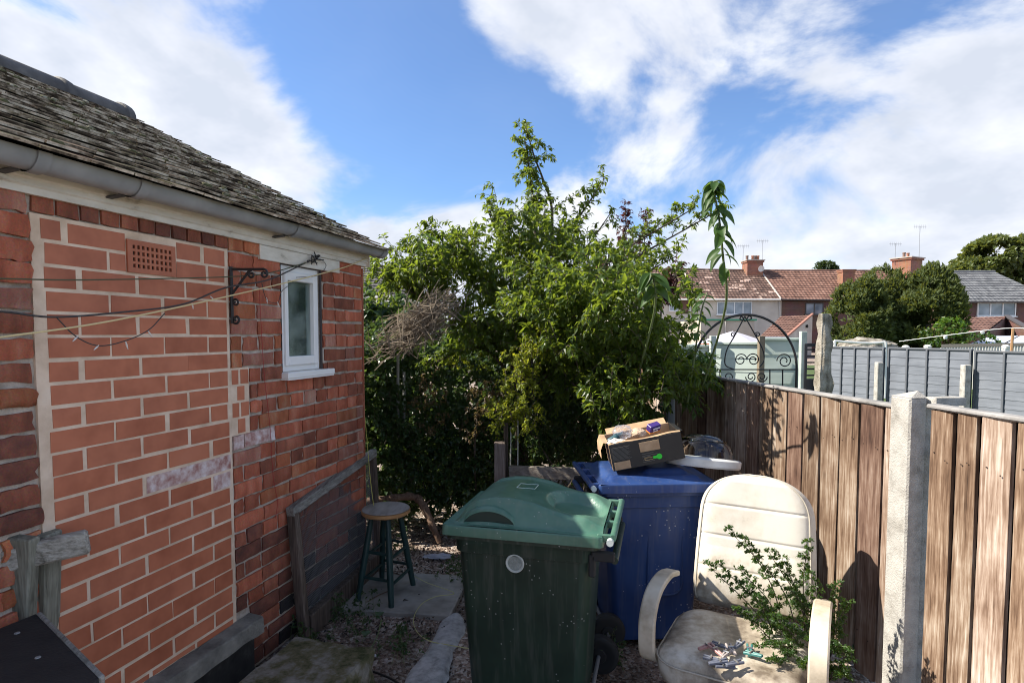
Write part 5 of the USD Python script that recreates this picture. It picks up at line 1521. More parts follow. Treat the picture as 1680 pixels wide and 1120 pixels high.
# beyond the grey fence: second fence, goal frame, lines, prop, roof sheets
slat = thing('picket_fence', 'distant pale slatted fence seen just over the grey fence', 'fence', (13, 20, 0))
a_, b_ = at(1545, 569, 19.), at(1700, 566, 18.)
for k in range(34):
    q = a_ + (b_ - a_) * k / 33
    part(slat, 'picket', box((.06, .03, 1.6), (q[0], q[1], q[2] - .82)), plain('picket_pale', (.42, .42, .40), .8) if k == 0 else MATS['picket_pale'])
part(slat, 'rail', beam(a_ + ez * .03, b_ + ez * .03, .05, .10), plain('picket_rail', (.14, .13, .115), .8))
for px, py, lab in ((1522, 566, 'white topped post just over the middle grey panel'), (1486, 567, 'squat white post cap over the left end of the middle grey panel'), (1650, 566, 'white post at the end of the distant slatted fence')):
    q = at(px, py, 17.5)
    single('white_post', cat_([box((.13, .13, q[2] - .1), (q[0], q[1], (q[2] - .1) / 2)), put(lathe([(0, -.1), (.09, -.1), (.10, -.03), (.06, .01), (0, .02)], 12), None, q)]), plain('white_post_%d' % px, (.6, .59, .56), .7), lab, 'post')
wf = thing('garden_goal', 'low white tubular frame over the left grey panel', 'frame', at(1410, 565, 16.) * (1, 1, 0))
WT = plain('white_tube', (.65, .65, .63), .5)
fl3 = [at(1369, 580, 16.) * (1, 1, 0), at(1369, 559, 16.), at(1392, 561, 16.), at(1430, 563, 16.), at(1452, 561, 16.), at(1453, 580, 16.) * (1, 1, 0)]
part(wf, 'upright', tube([fl3[0], fl3[1]], .045, 8), WT); part(wf, 'crossbar', tube(fl3[1:5], .03, 8), WT); part(wf, 'upright', tube([fl3[4], fl3[5]], .05, 8), WT)
single('rubble_heap', crumple(at(1423, 570, 17.5), (.9, .4, .28), 6, 3, .3), OLDSTONE, 'heap of brown rubble under the white frame', 'rubble')
prop = at(1662, 538, 14.)
single('clothes_prop', tube([at(1656, 600, 14.) * (1, 1, 0), prop], .03, 6), plain('prop_wood', (.30, .17, .08), .7), 'orange wooden clothes prop holding up the white line', 'clothes prop')
wire('far_line', [at(1475, 560, 15.), at(1560, 549, 14.5), prop + (0, 0, .0), at(1720, 547, 13.5)], .011, plain('white_line', (.7, .7, .68), .6), 'white washing line over the grey fence held by the prop', 'washing line')
for px, py, lab in ((1551, 553, 'white rag tied on the far washing line'), (1612, 545, 'white peg bag on the far washing line beside the prop')):
    single('white_rag', crumple(at(px, py, 14.3), (.05, .03, .05), px % 7, 2, .4), WT, lab, 'rag')
shed = thing('low_shed', 'low shed with pale blue sheet roofing behind the picket fence', 'shed', at(1640, 560, 24.) * (1, 1, 0))
q = [at(1586, 566, 22.), at(1700, 566, 22.), at(1625, 551, 25.), at(1720, 550, 25.)]
part(shed, 'roof_sheet', grid(np.array([[q[0], (q[0] + q[1]) / 2 - (.04, 0, 0)], [q[2], (q[2] + q[3]) / 2 - (.04, 0, 0)]])), plain('sheet_blue', (.42, .46, .52), .5))
part(shed, 'roof_sheet', grid(np.array([[(q[0] + q[1]) / 2 + (.04, 0, 0), q[1]], [(q[2] + q[3]) / 2 + (.04, 0, 0), q[3]]])), MATS['sheet_blue'])
part(shed, 'wall', box((2.8, 2.4, q[0][2] - .06), ((q[0] + q[3]) / 2) * (1, 1, 0) + ez * (q[0][2] - .06) / 2), plain('shed_wall', (.2, .18, .15), .9))

# ------------------------------------------------------------------ the terrace of houses
HY = 55.
PAN = lambda name, cols: mat(name, {'g': ('geometry', {}), 'n': ('noise_texture', {'scale': .55, 'detail': 5.}), 'w': ('white_noise_texture', {'dimensions': '3D'}), 'sn': ('vector_math', {'math_type': 'snap', 'vector2': (.30, .34, .21)}), 'mm': ('mix', {'fac': .5}), 'r': ('rgb_ramp', {'ramp': cols}), 'p': ('principled_bsdf', {'roughness': .85})},
                             [('g.position', 'n.vector'), ('g.position', 'sn.vector1'), ('sn.vector', 'w.vector'), ('n.fac', 'mm.color1'), ('w.value', 'mm.color2'), ('mm.color', 'r.fac'), ('r.color', 'p.base_color')])
RED_ROOF = PAN('brown_pantile', [(.25, (.065, .038, .030)), (.5, (.115, .066, .050)), (.72, (.165, .10, .078)), (.80, (.34, .25, .20))])
RED_ROOF2 = PAN('red_pantile', [(.25, (.11, .056, .040)), (.5, (.175, .088, .062)), (.8, (.24, .135, .10))])
GREY_ROOF = PAN('grey_tile_roof', [(.25, (.075, .078, .085)), (.5, (.12, .124, .132)), (.8, (.17, .174, .18))])
far_brick = lambda name, c1, c2, mo_: mat(name, {'g': ('geometry', {}), 'rot': ('combine_xyz', {}), 'sx': ('separate_xyz', {}), 'ad': ('math', {'math_type': 'add'}), 'bt': ('brick_texture', {'color1': c1, 'color2': c2, 'mortar': mo_, 'scale': 1., 'mortar_size': .012, 'brick_width': .24, 'row_height': .08}), 'n': ('noise_texture', {'scale': 1.2, 'detail': 5.}), 'm': ('mix', {'mix_type': 'overlay', 'fac': .4}), 'p': ('principled_bsdf', {'roughness': .9})},
                                     [('g.position', 'sx.vector'), ('sx.x', 'ad.value1'), ('sx.y', 'ad.value2'), ('ad.value', 'rot.x'), ('sx.z', 'rot.y'), ('rot.vector', 'bt.vector'), ('bt.color', 'm.color1'), ('g.position', 'n.vector'), ('n.color', 'm.color2'), ('m.color', 'p.base_color')])
HBRICK = far_brick('house_brick', (.12, .044, .030), (.085, .032, .024), (.12, .09, .075))
HBRICK2 = far_brick('chimney_brick', (.29, .105, .055), (.20, .068, .038), (.19, .13, .095))
CREAMR = mottled('cream_render', [(.3, (.42, .375, .315)), (.6, (.52, .47, .40)), (.8, (.58, .53, .465))], .8, .9, .1, 8.)
WHITEP = plain('white_house_trim', (.68, .68, .66), .5)
PANE = mat('house_pane', {'n': ('noise_texture', {'scale': .9}), 'g': ('geometry', {}), 'r': ('rgb_ramp', {'ramp': [(.3, (.10, .12, .14)), (.7, (.30, .33, .36))]}), 'p': ('principled_bsdf', {'roughness': .08, 'specular_ior_level': .8})}, [('g.position', 'n.vector'), ('n.fac', 'r.fac'), ('r.color', 'p.base_color')])


def quad(a, b, c, d, th=0.):
    return np.array([a, b, c, d], float), np.array([[0, 1, 2], [0, 2, 3]])


def roof_rows(e0, e1, r0, r1, rows, step=.05, ripple=.02, nx=60):
    """a roof plane from the eaves (e0-e1) to the ridge (r0-r1) in stepped tile courses with a wavy profile"""
    e0, e1, r0, r1 = (np.asarray(q, float) for q in (e0, e1, r0, r1))
    nrm = unit(np.cross(e1 - e0, r0 - e0)); nrm = nrm if nrm[2] > 0 else -nrm
    V = []
    for j in range(rows):
        for t, h in ((j / rows, step), ((j + .999) / rows, 0.)):
            a, b = e0 + (r0 - e0) * t, e1 + (r1 - e1) * t
            q = np.linspace(0, 1, nx)
            V.append(a + (b - a) * q[:, None] + nrm * (h + ripple * (np.arange(nx) % 2)[:, None]))
    v, f = grid(np.array(V))
    tri = v[f]
    if np.cross(tri[:, 1] - tri[:, 0], tri[:, 2] - tri[:, 0])[:, 2].mean() < 0:
        f = f[:, ::-1]
    return v, f


def window(th, px0, px1, py0, py1, Y, n, frame_m=None):
    """a casement window with n lights on a wall facing the camera at depth Y"""
    a, b = at(px0, py0, Y), at(px1, py1, Y)
    x0, x1, z0, z1 = a[0], b[0], b[2], a[2]
    fm = frame_m or WHITEP
    w = .07
    bars = [box((x1 - x0, .1, w), ((x0 + x1) / 2, Y - .04, z)) for z in (z0 + w / 2, z1 - w / 2)]
    for k in range(n + 1):
        bars.append(box((w if k in (0, n) else w * 1.2, .098, z1 - z0 - 2 * w), (x0 + w / 2 + (x1 - x0 - w) * k / n, Y - .04, (z0 + z1) / 2)))
    fr_ = part(th, 'window', cat_(bars), fm)
    for k in range(n):
        xa, xb = x0 + (x1 - x0) * k / n + w / 2, x0 + (x1 - x0) * (k + 1) / n - w / 2
        part(fr_, 'pane', box((xb - xa, .02, z1 - z0 - 2 * w), ((xa + xb) / 2, Y - .03, (z0 + z1) / 2)), PANE)
    part(fr_, 'sill', box((x1 - x0 + .15, .18, .07), ((x0 + x1) / 2, Y - .06, z0 - .04)), fm)


def chimney(label, px0, px1, py0, py1, Y, pots, dish=False, yaw=.0, aerial=(), capm=None):
    a, b = at(px0, py0, Y), at(px1, py1, Y)
    x0, x1, z0, z1 = a[0], b[0], b[2] - 1.2, a[2]
    t = thing('chimney', label, 'chimney', ((x0 + x1) / 2, Y, z0))
    w = x1 - x0; R = rotz(yaw)
    part(t, 'stack', box((w * .72, w * .62, z1 - z0), ((x0 + x1) / 2, Y, (z0 + z1) / 2), R), HBRICK2)
    part(t, 'corbel', box((w * .80, w * .70, .18), ((x0 + x1) / 2, Y, z1 - .12), R), HBRICK2)
    part(t, 'cap', box((w * .86, w * .76, .08), ((x0 + x1) / 2, Y, z1 + .0), R), capm or plain('chimney_cap_%d' % px0, (.42, .36, .31), .9))
    for k, dx in enumerate(pots):
        part(t, 'pot', put(lathe([(0, 0), (.13, 0), (.12, .35), (.15, .38), (.15, .46), (.11, .48), (0, .45)], 14), None, (np.array([(x0 + x1) / 2, Y, z1 + .04]) + R @ np.array([dx, 0, 0]))), plain('pot_%d_%d' % (px0, k), (.30, .13, .08) if k % 2 else (.16, .10, .08), .8), smooth=40)
    if dish:
        c = np.array([(x0 + x1) / 2 + w * .22, Y - w * .42, z1 - .85])
        part(t, 'satellite_dish', put(lathe([(0, .0), (.12, .01), (.22, .04), (.30, .09), (.29, .10), (.2, .05), (0, .02)], 20), rotx(math.pi / 2 + .3), c), plain('dish_white', (.62, .60, .57), .5), smooth=40)
    for dx, hh in aerial:
        q = np.array([(x0 + x1) / 2 + dx, Y, z1 - .6])
        ms = [tube([q, q + ez * hh], .016, 5)]
        for i in range(6):
            ms.append(tube([q + ez * (hh - .05 - .0 * i) + np.array([-.5 + .2 * i, 0, -.22 * (i % 2) * 0]) + ez * -.18, q + ez * (hh + .13) + np.array([-.5 + .2 * i, 0, 0])], .009, 4))
        ms.append(tube([q + ez * (hh - .02) + (-.6, 0, 0), q + ez * (hh - .02) + (.6, 0, 0)], .010, 4))
        part(t, 'aerial', cat_(ms), plain('aerial_%d_%d' % (px0, int(dx * 10) + 50), (.12, .12, .12), .5))
    return t


def terrace(label, px0, px1, ridge_y0, ridge_y1, eav_y0, eav_y1, wallm, roofm, Y=HY, depth=4.2, rp0=None, rp1=None, name='terraced_house', rows=13):
    e0, e1 = at(px0, eav_y0, Y - .35), at(px1, eav_y1, Y - .35)
    r0, r1 = at(rp0 or px0, ridge_y0, Y + depth), at(rp1 or px1, ridge_y1, Y + depth)
    t = thing(name, label, 'house', ((e0 + e1) / 2) * (1, 1, 0))
    nx = int((e1[0] - e0[0]) / .15)
    part(t, 'roof', roof_rows(e0, e1, r0, r1, rows, .055, .03, max(nx, 8)), roofm)
    back = np.array([[e0 + (0, 2 * depth + .35, 0), e1 + (0, 2 * depth + .35, 0)], [r0, r1]])
    part(t, 'rear_roof', grid(back), roofm)
    top = min(e0[2], e1[2]) - .02
    x0, x1 = at(px0, 560, Y)[0] , at(px1, 560, Y)[0]
    part(t, 'wall', box((x1 - x0 - .02, 2 * depth, top), ((x0 + x1) / 2, Y + depth, top / 2)), wallm)
    part(t, 'gutter', tube([e0 + (.02, -.05, -.02), e1 + (-.02, -.05, -.02)], .07, 8), WHITEP if wallm is not HBRICK else plain('dark_gutter_%d' % px0, (.05, .045, .045), .6))
    part(t, 'ridge', tube([r0 + (0, 0, .03), r1 + (0, 0, .03)], .12, 8), roofm)
    return t


ta = terrace('leftmost terraced house with brown tiles half hidden behind the tree', 1000, 1139, 442.5, 442.5, 491, 491, CREAMR, RED_ROOF, rp0=995, rp1=1121)
tb = terrace('cream rendered terraced house with patchy brown roof and wide white window', 1139, 1281, 442.5, 444.5, 491, 491, CREAMR, RED_ROOF, rp0=1121, rp1=1247)
tc = terrace('brick terraced house with reddish tiled roof behind the tall conifers', 1281, 1500, 444.5, 445, 491, 493, HBRICK, RED_ROOF2, rp0=1247, rp1=1475)
window(tb, 1176, 1233, 495, 516, HY, 4)
window(ta, 1098, 1113, 495, 510, HY, 1)
part(ta, 'brick_panel', box((.95, .03, 1.3), at(1121, 503, HY - .03)), HBRICK)
part(ta, 'downpipe', tube([at(1132, 494, HY - .1), at(1132, 580, HY - .1)], .05, 6), WHITEP)
part(tb, 'downpipe', tube([at(1279, 494, HY - .1), at(1279, 520, HY - .1)], .05, 6), plain('cream_pipe', (.5, .47, .42), .7))
window(tc, 1321, 1350, 497, 516, HY, 2, plain('dark_window_frame', (.06, .055, .05), .6))
part(tb, 'verge', beam(at(1281, 491, HY - .4) + (0, 0, .09), at(1247, 444.5, HY + 4.2) + (0, 0, .09), .12, .07), plain('verge_mortar', (.48, .42, .37), .9))
part(ta, 'verge', beam(at(1139, 491, HY - .4) + (0, 0, .09), at(1121, 442.5, HY + 4.2) + (0, 0, .09), .12, .07), MATS['verge_mortar'])
# pale replacement tiles on the patchy roof
rt = np.random.default_rng(17)
for px, py in ((1158, 457), (1152, 465), (1187, 459), (1204, 470), (1212, 476), (1196, 474), (1222, 461), (1240, 476), (1263, 481), (1155, 478), (1216, 463)):
    tt = (491 - py) / 48.
    p = at(px, py, HY - .35 + 4.55 * tt)
    for k in range(rt.integers(1, 4)):
        part(tb, 'pale_tile', box((.26, .32, .05), p + (.3 * k + .1 * rt.normal(), .0, .10), rotx(.52)), plain('pale_tile_%d_%d' % (px, k), (.42, .30, .25), .9))
# single storey extensions
ex1 = thing('lean_to', 'rendered lean-to with a red tiled roof in front of the brick house', 'extension', at(1295, 560, 46.) * (1, 1, 0))
e0, e1 = at(1246, 553, 42.), at(1291, 553, 42.)
rA, rB = at(1281, 519, 46.), at(1333, 517, 46.)
part(ex1, 'roof', roof_rows(e0, e1, rA, rB, 9, .05, .03, 20), RED_ROOF2)
part(ex1, 'verge', beam(e1 + ez * .08, rB + ez * .1, .16, .12), plain('verge_red', (.30, .14, .10), .8))
gw = np.array([e1 * (1, 1, 0), rB * (1, 1, 0), rB - ez * .03, e1 - ez * .03]); gw = np.vstack([gw, gw - (.25, 0, 0)])
part(ex1, 'gable_wall', (gw, np.array([[0, 1, 2], [0, 2, 3], [4, 6, 5], [4, 7, 6], [0, 4, 1], [1, 4, 5]])), CREAMR)
part(ex1, 'front_wall', box((e1[0] - e0[0] + 1., .2, e0[2] - .1), ((e0 + e1) / 2) * (1, 1, 0) + ez * (e0[2] - .1) / 2 + np.array([.4, .2, 0])), CREAMR)
part(ex1, 'fascia', beam(e0 + (0, -.05, -.05), e1 + (0, -.05, -.05), .06, .16), WHITEP)
part(ex1, 'vent', put(lathe([(0, 0), (.13, 0), (.13, .06), (0, .06)], 12), roty(math.pi / 2), at(1321, 535, 44.8) + (.12, 0, 0)), IRON)
ext2 = thing('flat_extension', 'cream flat extension with a green edge behind the parasol', 'extension', at(1190, 560, 50.) * (1, 1, 0))
a_, b_ = at(1150, 525, 48.), at(1238, 524, 48.)
part(ext2, 'wall', box((b_[0] - a_[0], 6., a_[2]), ((a_ + b_) / 2) * (1, 1, 0) + ez * (a_[2] / 2) + np.array([0, 3., 0])), mottled('buff_render', [(.3, (.33, .29, .235)), (.7, (.42, .375, .31))], .8, .9, .1, 8.))
part(ext2, 'green_edge', box((b_[0] - a_[0] + .3, .3, .13), (a_ + b_) / 2 + (0, .05, 0)), plain('green_edge', (.03, .22, .12), .6))
part(ext2, 'drain_pipe', tube([at(1190, 527, 47.9), at(1190, 580, 47.9)], .05, 6), plain('buff_pipe', (.5, .47, .42), .7))
rg = terrace('brick house with a grey tiled roof right of the conifers', 1535, 1740, 446.5, 446.5, 495, 495, HBRICK, GREY_ROOF, Y=44., depth=4.0, rp0=1520, rp1=1632, name='detached_house', rows=12)
window(rg, 1603, 1665, 496, 518.5, 44., 3)
ex3 = thing('side_extension', 'small brick extension with a red tiled roof under the grey roofed house', 'extension', at(1620, 560, 40.) * (1, 1, 0))
e0, e1, rA, rB = at(1572, 546, 36.), at(1616, 546, 36.), at(1583, 521, 41.), at(1651, 519, 41.)
part(ex3, 'roof', roof_rows(e0, e1, rA, rB, 7, .05, .03, 18), RED_ROOF2)
gw = np.array([e1 * (1, 1, 0), rB * (1, 1, 0), rB - ez * .05, e1 - ez * .05]); gw = np.vstack([gw, gw - (.25, 0, 0)])
part(ex3, 'gable_wall', (gw, np.array([[0, 1, 2], [0, 2, 3], [4, 6, 5], [4, 7, 6]])), HBRICK)
r3 = at(1700, 545, 36.5)
part(ex3, 'verge', beam(rB + ez * .05, at(1690, 540, 38.), .3, .12), plain('dark_verge', (.06, .055, .06), .8))
gw = np.array([rB * (1, 1, 0), at(1690, 540, 38.) * (1, 1, 0), at(1690, 541, 38.), rB - ez * .05]); gw = np.vstack([gw, gw + (0, .25, 0)])
part(ex3, 'end_wall', (gw, np.array([[0, 1, 2], [0, 2, 3], [4, 6, 5], [4, 7, 6]])), HBRICK)
chimney('brick chimney with four pots, dish and aerials on the patchy brown roof', 1217, 1252, 428, 445, HY + 3.9, (-.55, .0, .28, .52), True, .0, ((-.95, 2.1), (.95, 2.6)))
chimney('square red brick stack without pots on the reddish roof', 1375, 1401, 443.5, 462, HY + 1.8, (), False, .0, (), HBRICK2)
chimney('orange brick chimney with two pots rising behind the conifers', 1465, 1511, 424, 450, HY + 1.0, (-.55, .1), False, .5, ((-1.15, 2.0), (1.1, 3.6)))
chimney('dark red chimney glimpsed through the tree top', 975, 1000, 428, 445, HY + 3.9, (-.2, .2), False, .0, ((.9, 1.8),))
# far left house
fh = terrace('cream house with a dark tiled roof glimpsed between outhouse and tree', 560, 668, 438, 438, 487, 487, CREAMR, PAN('dark_grey_roof', [(.25, (.045, .042, .042)), (.5, (.075, .07, .068)), (.8, (.12, .11, .105))]), Y=38., depth=3.6, rp0=575, rp1=690, name='detached_house', rows=12)
window(fh, 622, 640, 493, 512, 38., 2)
part(fh, 'white_band', box((4.4, .1, .25), at(615, 520, 37.9)), WHITEP)
# far roof on the very right
single('far_gable', cat_([quad(at(1668, 470, 90.), at(1720, 470, 90.), at(1720, 430, 92.), at(1690, 446, 92.)), quad(at(1668, 470, 90.), at(1668, 520, 90.), at(1720, 520, 90.), at(1720, 470, 90.))]), plain('white_far_wall', (.6, .6, .6), .8), 'white far gable at the right edge under the big tree', 'house')

# ------------------------------------------------------------------ plants
vr = np.random.default_rng(77)
PLUM = leaf_mat('plum_leaf', (.050, .092, .016), (.125, .195, .028), (.27, .345, .05), .52)
IVY = leaf_mat('ivy_leaf', (.030, .064, .022), (.070, .135, .040), (.15, .23, .065), .38, .35)
GOLD = leaf_mat('golden_leaf', (.15, .20, .016), (.30, .36, .03), (.46, .48, .07), .5)
FRESH = leaf_mat('fresh_large_leaf', (.045, .100, .020), (.080, .160, .028), (.155, .245, .045), .45, .48)
PURPLE = leaf_mat('purple_leaf', (.035, .008, .014), (.085, .018, .028), (.16, .045, .05), .35)
DRYL = leaf_mat('dry_leaf', (.10, .065, .03), (.22, .16, .08), (.38, .31, .2), .3)
WEED = leaf_mat('weed_leaf', (.035, .08, .018), (.07, .145, .03), (.16, .25, .04), .42)
STEM = mottled('plant_bark', [(.3, (.05, .038, .028)), (.7, (.12, .095, .07))], 20., .9, .4, 90.)
GSTEM = plain('green_stem', (.10, .14, .05), .6)


def sprig(p0, p1, n, L, W, droop=.4, spread=.8, sag=.05, taper=True):
    """leaves along a curved twig from p0 to p1; returns leaf arrays and the twig curve"""
    p0, p1 = np.asarray(p0, float), np.asarray(p1, float)
    mid = (p0 + p1) / 2 + vr.normal(0, .12 * np.linalg.norm(p1 - p0), 3) + (0, 0, sag)
    c = spline([p0, mid, p1], 10)
    t = vr.uniform(.05, 1, n) ** .9
    idx = t * 9; i0 = np.clip(idx.astype(int), 0, 8); fr = (idx - i0)[:, None]
    P = c[i0] * (1 - fr) + c[i0 + 1] * fr
    ax = c[i0 + 1] - c[i0]; ax /= np.linalg.norm(ax, axis=1, keepdims=True) + 1e-9
    o = rand_unit(n, vr); o -= ax * (o * ax).sum(1, keepdims=True); o /= np.linalg.norm(o, axis=1, keepdims=True) + 1e-9
    D = o * spread + ax * .55 + np.array([0, 0, -droop]) + vr.normal(0, .2, (n, 3))
    N = np.array([0, 0, 1.0]) * .8 + o * .5 + vr.normal(0, .45, (n, 3))
    Ls = L * vr.uniform(.6, 1.15, n) * (1 - .35 * t if taper else 1)
    return P, D, N, Ls, Ls * W / L, c


class Crown:
    def __init__(self): self.P, self.D, self.N, self.L, self.W, self.tw = [], [], [], [], [], []

    def add(self, p0, p1, n, L, W, r=.003, **k):
        P, D, N, Ls, Ws, c = sprig(p0, p1, n, L, W, **k)
        self.P.append(P); self.D.append(D); self.N.append(N); self.L.append(Ls); self.W.append(Ws)
        if r:
            self.tw.append(tube(c, np.linspace(r, r * .4, len(c)), 4, False))

    def arrays(self): return np.vstack(self.P), np.vstack(self.D), np.vstack(self.N), np.concatenate(self.L), np.concatenate(self.W)

    def build(self, t, mleaf, mtwig, big=0, curl=.35, fold=.22):
        P, D, N, L, W = self.arrays()
        if big:                                     # the nearest large blades are pieces of their own
            dist = np.linalg.norm(P - _E, axis=1) / L
            o = np.argsort(dist)[:big * 3:3]
            keep = np.ones(len(P), bool); keep[o] = False
            for k in o:
                part(t, 'leaf', big_leaf(P[k], D[k], N[k], L[k] * 1.15, W[k] * 1.1, curl, 4), mleaf, smooth=True)
            P, D, N, L, W = P[keep], D[keep], N[keep], L[keep], W[keep]
        part(t, 'crown', leaves(P, D, N, L, W, curl, fold), mleaf, kind='stuff')
        if self.tw:
            part(t, 'twigs', cat_(self.tw), mtwig, kind='stuff')


def branch_path(pts, r0, r1, n=18):
    c = spline(pts, n)
    return c, tube(c, np.linspace(r0, r1, n), 7)


# --- the plum tree in the middle
TY = 5.6
plum = thing('plum_tree', 'tall bushy green fruit tree in the middle with one high shoot', 'tree', (.05, TY, 0))
cr = Crown()
limbs = []
limbs.append(branch_path([(.05, TY, -.02), (.08, TY + .02, .7), (.12, TY, 1.3), (.28, TY, 1.9)], .06, .035))
part(plum, 'trunk', limbs[0][1], STEM, smooth=50)
# limb tips as the photograph shows them: (px, py, depth)
tips = [((862, 235), 5.6), ((990, 297), 5.5), ((800, 345), 5.4), ((745, 392), 5.3), ((690, 400), 5.3), ((628, 440), 5.2), ((660, 470), 5.0), ((1000, 352), 5.5), ((1085, 365), 5.3), ((1140, 340), 5.2), ((1170, 350), 5.2),
        ((1110, 420), 5.1), ((1135, 535), 4.6), ((1160, 615), 4.4), ((1060, 640), 4.3), ((1000, 690), 4.4), ((930, 640), 4.8), ((720, 470), 5.0), ((780, 520), 4.9), ((870, 480), 4.8), ((960, 500), 4.8), ((1040, 560), 4.7), ((700, 600), 5.1), ((840, 580), 5.0), ((920, 400), 5.3), ((880, 320), 5.55)]
start = limbs[0][0]
for (px, py), Y in tips:
    e = at(px, py, Y)
    k = int(np.clip(17 * (.55 + .4 * (e[2] - 1.2) / 2.2), 6, 17))
    s = start[k]
    m1 = s + (e - s) * .45 + np.array([0, 0, .10 if e[2] > 1.6 else .30]) + vr.normal(0, .05, 3)
    c, mesh = branch_path([s, m1, e], .020, .0045)
    part(plum, 'limb', mesh, STEM, smooth=50)
    ln = np.linalg.norm(e - s)
    for q in np.linspace(.35, 1.0, int((9 + ln * 7) * (.62 if py < 372 and px > 950 else 1))):
        p = c[int(q * 17)]
        for _ in range(2):
            d = unit(c[min(int(q * 17) + 1, 17)] - c[max(int(q * 17) - 1, 0)]) * .5 + rand_unit(1, vr)[0] * .75 + np.array([0, 0, .15])
            cr.add(p, p + d * vr.uniform(.10, .26) * (1.1 - .35 * q), vr.integers(14, 24), .080, .029, .0028)
# the high shoot with its side sprays
main = spline([at(905, 420, 5.6), at(905, 340, 5.6), at(890, 292, 5.6), at(876, 255, 5.6), at(863, 210, 5.6)], 30)
part(plum, 'limb', tube(main, np.linspace(.016, .005, 30), 6), STEM, smooth=50)
for (ax_, ay), (bx_, by) in (((902, 335), (990, 297)), ((890, 292), (868, 262)), ((888, 285), (846, 285)), ((880, 262), (843, 270)), ((876, 250), (912, 240)), ((872, 235), (842, 232)), ((868, 225), (905, 222)), ((865, 210), (840, 200)), ((862, 200), (884, 205)), ((860, 190), (858, 180)), ((895, 310), (912, 315)), ((900, 325), (884, 330)), ((903, 345), (930, 345)), ((870, 245), (850, 255))):
    ay, by = 420 - (420 - ay) * .88, 420 - (420 - by) * .88
    a_, b_ = at(ax_, ay, 5.6 + vr.normal(0, .03)), at(bx_, by, 5.6 + vr.normal(0, .12))
    cr.add(a_, b_, int(20 + 110 * np.linalg.norm(a_ - b_)), .078, .030, .0035)
# fill of the crown: masses with gaps between
masses = [((880, 440), 5.2, .50, .42, 100), ((960, 470), 5.0, .45, .40, 90), ((800, 440), 5.2, .40, .32, 70), ((690, 455), 5.1, .36, .20, 48), ((655, 470), 5.1, .16, .10, 14), ((1050, 455), 5.3, .30, .22, 40), ((1020, 530), 4.3, .34, .30, 84), ((1065, 565), 4.3, .20, .24, 56), ((1060, 620), 4.25, .30, .20, 60), ((1000, 660), 4.3, .24, .16, 36), ((985, 490), 4.2, .30, .22, 64), ((940, 560), 4.4, .3, .26, 56), ((880, 500), 4.5, .3, .3, 56),
          ((900, 540), 5.0, .5, .34, 80), ((780, 540), 5.1, .40, .26, 56), ((850, 380), 5.3, .30, .22, 44), ((700, 430), 5.1, .30, .12, 30), ((950, 600), 4.9, .4, .3, 60), ((1115, 480), 5.0, .10, .16, 14), ((920, 400), 5.4, .18, .18, 26), ((672, 452), 5.0, .22, .12, 26), ((725, 440), 5.1, .26, .14, 34), ((745, 400), 5.2, .18, .14, 22), ((1125, 625), 4.3, .20, .09, 28)]
for (px, py), Y, rx1, rz1, n in masses:
    c = at(px, py, Y)
    for _ in range(n):
        p = c + np.array([rx1, .45, rz1]) * rand_unit(1, vr)[0] * vr.uniform(.2, 1) ** .5
        d = rand_unit(1, vr)[0] + np.array([0, -.1, .15])
        cr.add(p, p + d * vr.uniform(.10, .24), vr.integers(16, 28), .088, .034, .0025)
cr.build(plum, PLUM, STEM, big=220)

# --- brighter golden shrub behind the gate and undergrowth
gold = thing('golden_shrub', 'sunlit yellow green shrub low in the middle behind the timber post', 'shrub', (.0, 5.3, 0))
cg = Crown()
for (px, py), Y, rx1, rz1, n in (((852, 635), 4.50, .13, .28, 64), ((828, 688), 4.5, .17, .12, 36), ((872, 575), 4.5, .15, .12, 30), ((870, 690), 4.5, .10, .12, 16), ((790, 530), 5.4, .2, .12, 18), ((760, 600), 5.3, .2, .1, 14)):
    c = at(px, py, Y)
    for _ in range(n):
        p = c + np.array([rx1, .16, rz1]) * rand_unit(1, vr)[0] * vr.uniform(.2, 1) ** .5
        cg.add(p, p + rand_unit(1, vr)[0] * .12, vr.integers(14, 24), .045, .022, .002)
part(gold, 'stem', tube(spline([(.0, 5.3, 0), (.03, 5.25, .6), (.05, 5.2, 1.5)], 10), np.linspace(.02, .008, 10), 6), STEM)
cg.build(gold, GOLD, STEM)
dry = thing('dry_shrub', 'shrub with pale dried leaves in front of the green hedge', 'shrub', (-.3, 5.2, 0))
cd = Crown()
for (px, py), Y, rx1, rz1, n in (((800, 655), 5.1, .22, .14, 26), ((690, 690), 5.2, .22, .2, 22), ((710, 640), 5.2, .14, .2, 16), ((780, 700), 5.05, .2, .14, 14)):
    c = at(px, py, Y)
    for _ in range(n):
        p = c + np.array([rx1, .2, rz1]) * rand_unit(1, vr)[0] * vr.uniform(.2, 1) ** .5
        cd.add(p, p + rand_unit(1, vr)[0] * .12, vr.integers(10, 18), .045, .022, .002)
part(dry, 'stem', tube(spline([(-.3, 5.2, 0), (-.33, 5.15, .6), (-.3, 5.1, 1.1)], 10), np.linspace(.015, .005, 10), 6), STEM)
cd.build(dry, DRYL, STEM)

